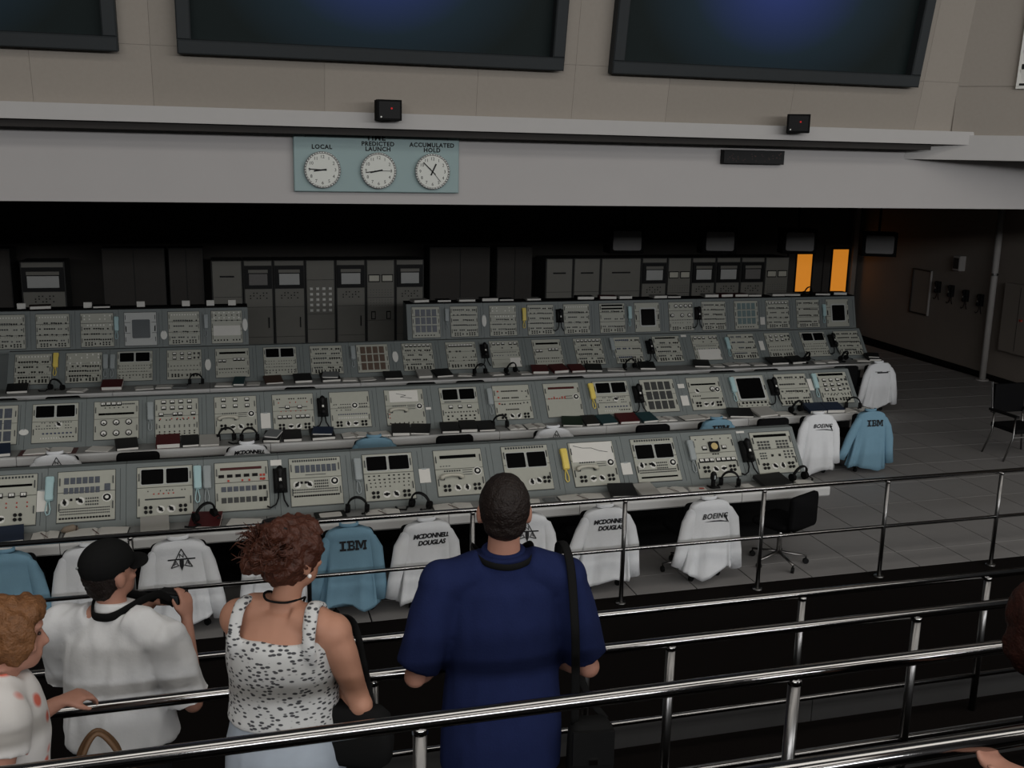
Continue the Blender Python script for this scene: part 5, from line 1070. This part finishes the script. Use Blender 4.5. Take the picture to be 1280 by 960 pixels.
    def shirt(s, m, arms, sl=0.8, hem=0.44, loose=0.03, female=False, lean=0.0, flat=False, wr=0.012, shoulder=True):
        H = s.H; k = s.b; b = MB(); fl = 0.92 if female else 1.0
        tz = [(hem, 0.170*k+loose, 0.125*k+loose), (0.52, 0.168*k+loose, 0.120*k+loose), (0.60, (0.150 if female else 0.163)*k*fl+loose, (0.105 if female else 0.114)*k+loose), (0.66, (0.15 if female else 0.164)*k*fl+loose, (0.105 if female else 0.114)*k+loose), (0.72, 0.170*k*fl+loose*0.9, 0.118*k+loose*0.8), (0.78, 0.185*k*fl+loose*0.5, 0.112*k+loose*0.5), (0.815, 0.165*k, 0.108), (0.842, 0.098, 0.088)]
        tz = [tz[0]]+[q for q in tz[1:] if q[0] > hem+0.015]
        b.tube([(0, lean*(z-0.47), z*H) for z, _, _ in tz], [(a, c) for _, a, c in tz], 24, hint=(1, 0, 0))
        for sh, el, wrs, _, _, _ in arms:
            if sl <= 0: break
            sh, el = Vector(sh), Vector(el); e2 = sh.lerp(el, sl)
            inn = Vector((sh.x*0.35, sh.y, sh.z+0.045))
            b.tube([inn, sh, sh.lerp(e2, 0.4), e2], [(0.078, 0.078), (0.076*k, 0.080*k), (0.068*k+loose*0.4, 0.07*k+loose*0.4), (0.062*k+loose*0.6, 0.066*k+loose*0.6)], 16)
        for sh, el, *_ in arms:
            if sl > 0: b.ell(Vector(sh), (0.078*k, 0.078*k, 0.075*k), 14, 10)
        return s.part('shirt', b, m, 0.010, 7, wr, (9, 9, 3.0))
    def trousers(s, m, loose=0.02, skirt=False):
        H = s.H; k = s.b; b = MB()
        b.tube([(0, 0, 0.60*H), (0, 0, 0.55*H), (0, 0, 0.50*H), (0, 0, 0.46*H)], [(0.150*k+loose*0.5, 0.105*k+loose*0.5), (0.162*k+loose*0.6, 0.118*k+loose*0.6), (0.172*k+loose*0.6, 0.125*k+loose), (0.16*k+loose, 0.115*k+loose)], 20, hint=(1, 0, 0))
        for e in (-1, 1):
            b.tube([(e*0.085, 0, 0.50*H), (e*0.095, 0.005, 0.42*H), (e*0.10, 0.01, 0.285*H), (e*0.10, -0.01, 0.18*H), (e*0.10, -0.01, 0.03*H)], [0.098*k+loose*0.5, 0.088*k+loose, 0.066+loose, 0.064+loose, 0.06+loose], 14)
        p = s.part('trousers', b, m, 0.013, 4, 0.006, (6, 6, 4))
        for e in (-1, 1):
            sh = MB().tube([(e*0.10, -0.075, 0.03), (e*0.10, -0.06, 0.05), (e*0.105, 0.04, 0.05), (e*0.11, 0.13, 0.035), (e*0.112, 0.20, 0.025)], [(0.02, 0.02), (0.043, 0.045), (0.047, 0.045), (0.046, 0.032), (0.02, 0.018)], 12, hint=(1, 0, 0))
            for i in range(len(sh.v)): sh.v[i] = (sh.v[i][0], sh.v[i][1], max(0.003, sh.v[i][2]))
            add('shoe', sh.mesh('shoe', black_m, True), s.t)
        return p
    def ribbon(s, name, pts, w, th, m):
        b = MB().tube(pts, [(w, th)]*len(pts), 8, hint=(0, 0, 1)); return add(name, b.mesh(name, m, True), s.t)

def catmull(pts, n=6):
    P = [Vector(p) for p in pts]; P = [P[0]]+P+[P[-1]]; out = []
    for i in range(1, len(P)-2):
        for k in range(n):
            t_ = k/n; a, b_, c, d = P[i-1], P[i], P[i+1], P[i+2]
            out.append(0.5*((2*b_)+(c-a)*t_+(2*a-5*b_+4*c-d)*t_*t_+(3*b_-a-3*c+d)*t_**3))
    out.append(P[-2]); return out

# --- man in the dark blue shirt, leaning on the rail
H = 1.84
P1 = Person('person', 'person in a dark blue short-sleeved shirt seen from behind, leaning on the rail', (0.915, 3.27, 1.10), 0.12, H, 0.42, 1.12)
P1.head((0.0, 0.03, 1.705), 0.08, 0.06, 1.10)
arms1 = [((-0.215, 0.0, 1.455), (-0.315, -0.015, 1.11), (-0.20, 0.32, 0.985), (0.55, 1, -0.22), (0, 0.1, -1), -1), ((0.215, 0.0, 1.455), (0.315, -0.015, 1.11), (0.20, 0.34, 0.985), (-0.55, 1, -0.22), (0, 0.1, -1), 1)]
P1.build(arms1, skin_m, 0.0072, lean=0.08)
P1.shirt(bluesh, arms1, 0.88, 0.40, 0.030, lean=0.08, wr=0.010)
P1.trousers(trous_m)
hb = MB(); hb.ell((0, -0.014, 0.022), (0.083, 0.098, 0.105), 18, 12); hb.ell((0, -0.048, -0.030), (0.070, 0.055, 0.052), 14, 8)
P1.part('hair', hb, hair_dk, 0.006, 3, 0.003, (60, 60, 60), True)
cb = MB(); cb.tube([(0, 0.03, 1.50), (0, 0.035, 1.53), (0, 0.033, 1.565)], [(0.088, 0.082), (0.084, 0.080), (0.078, 0.076)], 18, hint=(1, 0, 0))
P1.part('collar', cb, bluesh, 0.007, 2)
st = catmull([(-0.01, 0.185, 1.25), (-0.05, 0.175, 1.45), (-0.10, 0.10, 1.545), (-0.108, 0.03, 1.556), (-0.075, -0.060, 1.545), (0, -0.092, 1.538), (0.075, -0.060, 1.545), (0.108, 0.03, 1.556), (0.10, 0.10, 1.545), (0.05, 0.175, 1.45), (0.01, 0.185, 1.25)])
P1.ribbon('neck_strap', st, 0.012, 0.004, matte_k)
# his shoulder bag
t = thing('shoulder_bag', 'black shoulder bag on a long strap at the side of the blue-shirted person', 'bag', (1.215, 3.14, 1.74), (0, 0, -0.15))
add('bag_body', MB().loft([[Vector((x*s, y*s, z)) for x, y in rrect(0.17, 0.10, 0.03)] for s, z in ((0.75, 0.0), (0.95, 0.03), (1.0, 0.14), (0.95, 0.27), (0.7, 0.30))]).mesh('bag_body', matte_k, True), t)
add('flap', MB().box(0, -0.052, 0.22, 0.15, 0.012, 0.13).mesh('flap', black_m), t); add('buckle', MB().box(0, -0.06, 0.17, 0.03, 0.01, 0.02).mesh('buckle', steel_m), t)
sp = catmull([(-0.06, 0.0, 0.29), (-0.075, -0.05, 0.55), (-0.085, -0.055, 0.72), (-0.09, 0.03, 0.885), (-0.10, 0.13, 0.93), (-0.095, 0.25, 0.85), (-0.07, 0.30, 0.6), (0.0, 0.16, 0.35), (0.06, 0.04, 0.28)])
add('strap', MB().tube(sp, [(0.016, 0.004)]*len(sp), 8, hint=(1, 0.2, 0)).mesh('strap', matte_k, True), t)

# --- woman with the auburn updo
H = 1.70
P2 = Person('person', 'person with an auburn updo in a sleeveless white top with black dashes', (0.14, 3.27, 1.10), 0.42, H, 0.36, 1.12)
P2.head((0.03, 0.045, 1.60), 0.55, 0.05, 1.05)
arms2 = [((-0.160, 0.03, 1.37), (-0.175, 0.15, 1.11), (-0.02, 0.30, 1.06), (1, 0.35, 0.05), (0, -0.3, -1), -1), ((0.180, 0.0, 1.36), (0.275, 0.0, 1.10), (0.10, 0.22, 1.06), (-1, 0.3, 0.0), (0, -0.2, -1), 1)]
P2.build(arms2, skin2_m, 0.0072, female=True, lean=0.05)
bt = MB(); z0 = [(0.605, 0.200, 0.146), (0.64, 0.191, 0.138), (0.69, 0.192, 0.140), (0.73, 0.200, 0.148), (0.775, 0.196, 0.136), (0.79, 0.185, 0.125)]
bt.tube([(0, 0.05*(z-0.47), z*H) for z, _, _ in z0], [(a, c) for _, a, c in z0], 24, hint=(1, 0, 0))
for e in (-1, 1): bt.tube(catmull([(e*0.125, -0.075, 1.26), (e*0.128, -0.092, 1.35), (e*0.122, -0.03, 1.448), (e*0.118, 0.07, 1.41), (e*0.12, 0.13, 1.28)]), [(0.026, 0.014)]*25, 8, hint=(1, 0, 0))
P2.part('tank_top', bt, top_pat, 0.0085, 3, 0.006, (9, 9, 5))
sk = MB(); sk.tube([(0, 0, 0.635*H), (0, 0, 0.60*H), (0, 0, 0.55*H), (0, 0, 0.48*H), (0, 0, 0.36*H), (0, 0, 0.26*H)], [(0.172, 0.122), (0.185, 0.132), (0.205, 0.150), (0.215, 0.16), (0.215, 0.165), (0.22, 0.18)], 24, hint=(1, 0, 0))
P2.part('skirt', sk, jean_m, 0.012, 3, 0.008, (9, 9, 2))
for e in (-1, 1): add('shoe', MB().tube([(e*0.10, -0.06, 0.035), (e*0.105, 0.04, 0.04), (e*0.11, 0.18, 0.025)], [(0.035, 0.035), (0.042, 0.038), (0.025, 0.02)], 12, hint=(1, 0, 0)).mesh('shoe', black_m, True), P2.t)
hb = MB(); hb.ell((0, -0.012, 0.022), (0.090, 0.104, 0.112), 18, 12); hb.ell((0, -0.055, -0.02), (0.072, 0.055, 0.06), 14, 8)
hb.ell((0, -0.105, 0.045), (0.062, 0.055, 0.058), 14, 10); hb.ell((-0.03, -0.13, 0.01), (0.04, 0.035, 0.04), 10, 8); hb.ell((0.02, -0.075, 0.11), (0.05, 0.05, 0.035), 10, 8)
for e in (-1, 1): hb.ell((e*0.060, 0.020, 0.035), (0.032, 0.055, 0.06), 12, 8)
hb.ell((0, 0.055, 0.078), (0.068, 0.045, 0.040), 14, 8)
hr = P2.part('hair', hb, hair_au, 0.0065, 1, 0.014, (34, 34, 34), True)
rn = random.Random(5); sb = MB()
for i in range(260):
    a = rn.uniform(0, 2*PI); ph = rn.uniform(-0.5, 1.3); c = Vector((rn.uniform(-0.02, 0.02), -0.085, 0.045)); d = Vector((math.cos(a)*math.cos(ph), -0.25+math.sin(a)*math.cos(ph)*0.8, math.sin(ph)))
    p0 = c+d*0.045; p1 = c+d*0.072+Vector((rn.uniform(-.02, .02), rn.uniform(-.02, .02), 0.012)); p2 = p1+Vector((rn.uniform(-.035, .035), rn.uniform(-.03, .02), rn.uniform(-0.03, 0.02)))
    sb.tube([p0, p1, p2], [0.0028, 0.0024, 0.001], 4)
q = MB(); q.add([P2.hm @ Vector(v) for v in sb.v], sb.f); add('hair_strands', q.mesh('hair_strands', hair_au, True), P2.t, kind='stuff')
hc = MB().tube(catmull([(-0.05, -0.06, 0.112), (0.0, -0.045, 0.128), (0.05, -0.06, 0.112)]), [(0.016, 0.012)]*13, 8); q = MB(); q.add([P2.hm @ Vector(v) for v in hc.v], hc.f); add('hair_clip', q.mesh('hair_clip', black_m, True), P2.t)
ea = MB(); ea.ell((0.086, -0.004, -0.045), (0.007, 0.007, 0.007), 8, 6); q = MB(); q.add([P2.hm @ Vector(v) for v in ea.v], ea.f); add('earring', q.mesh('earring', mat('pearl', (0.8, 0.78, 0.75), 0.3), True), P2.t)
P2.ribbon('necklace', catmull([(-0.02, 0.115, 1.37), (-0.055, 0.08, 1.445), (-0.062, 0.02, 1.468), (-0.03, -0.036, 1.470), (0.03, -0.036, 1.466), (0.064, 0.02, 1.458), (0.058, 0.08, 1.435), (0.02, 0.115, 1.37)]), 0.004, 0.004, matte_k)
t = thing('handbag', 'black handbag tucked under the arm of the woman with the updo', 'bag', (0.37, 3.17, 1.98), (0, 0, -0.5))
add('bag_body', MB().loft([[Vector((x*s, y*s, z)) for x, y in rrect(0.27, 0.09, 0.03)] for s, z in ((0.7, 0.0), (0.95, 0.03), (1.0, 0.10), (0.9, 0.19), (0.7, 0.215))]).mesh('bag_body', matte_k, True), t)
sp = catmull([(-0.11, 0.0, 0.18), (-0.10, -0.02, 0.33), (-0.085, -0.015, 0.43), (-0.075, 0.05, 0.505), (-0.05, 0.13, 0.45), (0.0, 0.10, 0.30), (0.06, 0.02, 0.19)])
add('strap', MB().tube(sp, [(0.012, 0.004)]*len(sp), 8, hint=(1, 0.2, 0)).mesh('strap', matte_k, True), t); add('clasp', MB().box(0, -0.048, 0.15, 0.03, 0.008, 0.02).mesh('clasp', steel_m), t)

# --- man in the black cap photographing
H = 1.74
P3 = Person('person', 'person in a black cap and white shirt holding a camera', (-0.49, 4.15, 0.725), 0.45, H, 0.42, 1.12)
P3.head((-0.02, 0.04, 1.615), 0.45, 0.12, 1.06)
arms3 = [((-0.215, 0.0, 1.385), (-0.285, 0.10, 1.08), (-0.035, 0.36, 1.335), (0.75, 0.3, 0.4), (0.5, 0.2, -0.6), -1), ((0.220, 0.0, 1.375), (0.305, 0.06, 1.06), (0.165, 0.30, 1.30), (-0.15, 0.35, 0.95), (-0.8, 0.3, 0.1), 1)]
P3.build(arms3, skin_m, 0.0072, lean=0.06)
P3.shirt(whitesh, arms3, 0.92, 0.525, 0.045, lean=0.06, wr=0.026)
P3.trousers(trous_m)
hb = MB(); hb.ell((0, -0.018, 0.015), (0.080, 0.094, 0.098), 18, 12); hb.ell((0, -0.05, -0.04), (0.068, 0.05, 0.055), 14, 8)
P3.part('hair', hb, hair_dk, 0.007, 2, 0.004, (60, 60, 60), True)
cp = MB(); cp.ell((0, -0.008, 0.045), (0.092, 0.108, 0.092), 18, 12)
for i in range(len(cp.v)):
    x, y, z = cp.v[i]; cp.v[i] = (x, y, max(z, 0.022 if y > -0.03 else 0.005))
P3.part('cap', cp, matte_k, 0.006, 2, 0.0, (8, 8, 8), True)
br = MB(); rings = []
for z in (0.0, 0.006):
    rings.append([Vector((0.085*math.cos(a), 0.07+0.105*max(0, math.sin(a))**0.8-0.02, 0.028+z-0.018*math.cos(a)**2-0.02*max(0, math.sin(a)))) for a in [PI*i/16 for i in range(17)]])
br.loft(rings); q = MB(); q.add([P3.hm @ Vector(v) for v in br.v], br.f); add('cap_brim', q.mesh('cap_brim', matte_k), P3.t)
em = MB(); em.tube([(-0.062+0.012*i, -0.085-0.004*i*(5-i), 0.035+0.012*i-0.0012*i*i) for i in range(6)], [(0.004, 0.003)]*6, 6); q = MB(); q.add([P3.hm @ Vector(v) for v in em.v], em.f); add('cap_stitching', q.mesh('cap_stitching', grey_m), P3.t)
P3.ribbon('camera_strap', catmull([(0.09, 0.33, 1.36), (0.10, 0.20, 1.46), (0.095, 0.06, 1.49), (0.05, -0.055, 1.475), (0, -0.075, 1.47), (-0.05, -0.055, 1.475), (-0.095, 0.06, 1.49), (-0.08, 0.22, 1.44), (0.0, 0.36, 1.36)]), 0.018, 0.005, matte_k)
cbm = MB(); cbm.tube([(0, 0.03, 1.44), (0, 0.03, 1.47), (0, 0.035, 1.495)], [(0.092, 0.086), (0.086, 0.082), (0.078, 0.075)], 18, hint=(1, 0, 0)); P3.part('collar', cbm, whitesh, 0.007, 2)
t = thing('camera_compact', 'small black camera held up by the person in the cap', 'camera', (-0.265, 4.43, 2.075), (0, 0, -0.45))
add('camera_body', MB().bbox(0, 0, 0.0, 0.115, 0.065, 0.05, 0.008).mesh('camera_body', black_m), t, (0, 0, 0.03), RX90); add('lens', MB().cyl((0, 0.02, 0.03), (0, 0.06, 0.03), 0.025, n=16).mesh('lens', black_m), t); add('rear_screen', MB().box(0.01, -0.027, 0.03, 0.05, 0.003, 0.038).mesh('rear_screen', crt_m), t)

# --- woman at the left edge, walking in profile
H = 1.56
P4 = Person('person', 'person with short ginger hair and white top with red pattern at the left edge', (-0.735, 3.22, 1.10), 1.25, H, 0.36, 1.02)
P4.head((0.0, 0.055, 1.44), 0.12, -0.05, 1.04)
arms4 = [((-0.175, 0.02, 1.255), (-0.22, 0.06, 1.00), (-0.27, 0.22, 1.03), (-0.25, 1, 0.0), (-0.2, 0.0, -1), -1), ((0.178, 0.0, 1.25), (0.235, -0.06, 0.99), (0.23, 0.10, 0.83), (0.1, 0.9, -0.5), (-0.9, 0, -0.2), 1)]
P4.build(arms4, skin_m, 0.0075, female=True, lean=0.05)
P4.shirt(top_red, arms4, 0.35, 0.46, 0.025, female=True, lean=0.05, wr=0.008)
P4.trousers(jean_m)
hb = MB(); hb.ell((0, -0.018, 0.022), (0.086, 0.100, 0.106), 18, 12); hb.ell((0, -0.06, -0.03), (0.078, 0.055, 0.065), 14, 8)
for e in (-1, 1): hb.ell((e*0.066, 0.012, 0.01), (0.030, 0.058, 0.085), 12, 8)
hb.ell((0, 0.055, 0.075), (0.070, 0.048, 0.042), 14, 8)
P4.part('hair', hb, hair_gi, 0.0068, 2, 0.010, (40, 40, 22), True)
t = thing('tote_bag', 'brown handbag with long handles carried by the person with ginger hair', 'bag', (-0.45, 3.30, 1.70), (0, 0, 0.2))
add('bag_body', MB().loft([[Vector((x*s, y*s, z)) for x, y in rrect(0.26, 0.10, 0.03)] for s, z in ((0.85, 0.0), (1.0, 0.04), (0.95, 0.2), (0.85, 0.26))]).mesh('bag_body', brown_m, True), t)
for s in (-1, 1):
    pts = catmull([(-0.07, s*0.035, 0.24), (-0.065, s*0.03, 0.36), (-0.01, s*0.01, 0.44), (0.05, s*0.03, 0.36), (0.07, s*0.035, 0.24)]); add('handle', MB().tube(pts, 0.009, 8).mesh('handle', brown_m, True), t)

# --- person cut off by the right edge
H = 1.46
P5 = Person('person', 'person with dark reddish hair cut off by the right edge', (2.47, 2.22, 1.52), 0.0, H, 0.34, 0.95)
P5.head((-0.21, 0.03, 1.205), 0.9, 0.0, 1.0)
arms5 = [((-0.165, 0.0, 1.10), (-0.185, -0.03, 0.86), (-0.16, 0.0, 0.64), (0.05, 0.15, -1), (1, 0, 0), -1), ((0.165, 0.0, 1.10), (0.18, 0.02, 0.85), (0.12, 0.18, 0.72), (-0.2, 1, -0.3), (-1, 0, 0), 1)]
P5.build(arms5, skin_m, 0.010); P5.shirt(trous_m, arms5, 0.9, 0.46, 0.02); P5.trousers(trous_m)
hb = MB(); hb.ell((0, -0.018, 0.022), (0.092, 0.104, 0.108), 18, 12); hb.ell((0, -0.055, -0.06), (0.088, 0.06, 0.10), 14, 8)
P5.part('hair', hb, hair_rd, 0.008, 2, 0.008, (40, 40, 20), True)
# --- person outside the frame whose hand rests on the nearest rail
H = 1.72
P6 = Person('person', 'person in a grey sleeve with one hand on the nearest rail at lower right', (2.22, 1.30, 1.82), -0.55, H, 0.40, 1.05)
P6.head((0.0, 0.04, 1.60), -0.2, 0.0, 1.05)
c_, s_ = math.cos(-0.55), math.sin(-0.55)
def loc6(X, Y, Z):          # world to the person's own frame
    dx, dy = X-2.22, Y-1.30; return (dx*c_-dy*s_, dx*s_+dy*c_, Z-1.82)
arms6 = [((-0.21, 0.0, 1.37), loc6(1.96, 1.44, 2.72), loc6(1.70, 1.635, 2.676), (Vector(loc6(1.60, 1.805, 2.672))-Vector(loc6(1.70, 1.635, 2.676))), (0, 0.05, 1), -1), ((0.21, 0.0, 1.37), (0.26, 0.0, 1.08), (0.22, 0.12, 0.86), (0, 0.5, -1), (-1, 0, 0), 1)]
P6.build(arms6, skin_m, 0.0072); P6.shirt(grey_sl, arms6, 1.0, 0.44, 0.03); P6.trousers(trous_m)
fa = MB(); fa.tube([arms6[0][1], Vector(arms6[0][1]).lerp(Vector(arms6[0][2]), 0.5), Vector(arms6[0][1]).lerp(Vector(arms6[0][2]), 0.92)], [0.062, 0.054, 0.044], 14); add('sleeve', fa.mesh('sleeve', grey_sl, True), P6.t)
hb = MB(); hb.ell((0, -0.014, 0.022), (0.083, 0.098, 0.105), 18, 12); P6.part('hair', hb, hair_dk, 0.008, 2, 0.004, (60, 60, 60), True)

# ------------------------------------------------------------------ labels: number look-alikes that ended up with the same wording
by = {}
for o in LABELLED: by.setdefault(o['label'], []).append(o)
for lab, os_ in by.items():
    if len(os_) < 2: continue
    os_.sort(key=lambda o: o.location.x); n = len(os_)
    for k, o in enumerate(os_):
        w = ('left one' if k == 0 else 'right one') if n == 2 else ('leftmost' if k == 0 else 'rightmost' if k == n-1 else ORD[k+1]+' from left')
        o['label'] = lab + ', ' + w
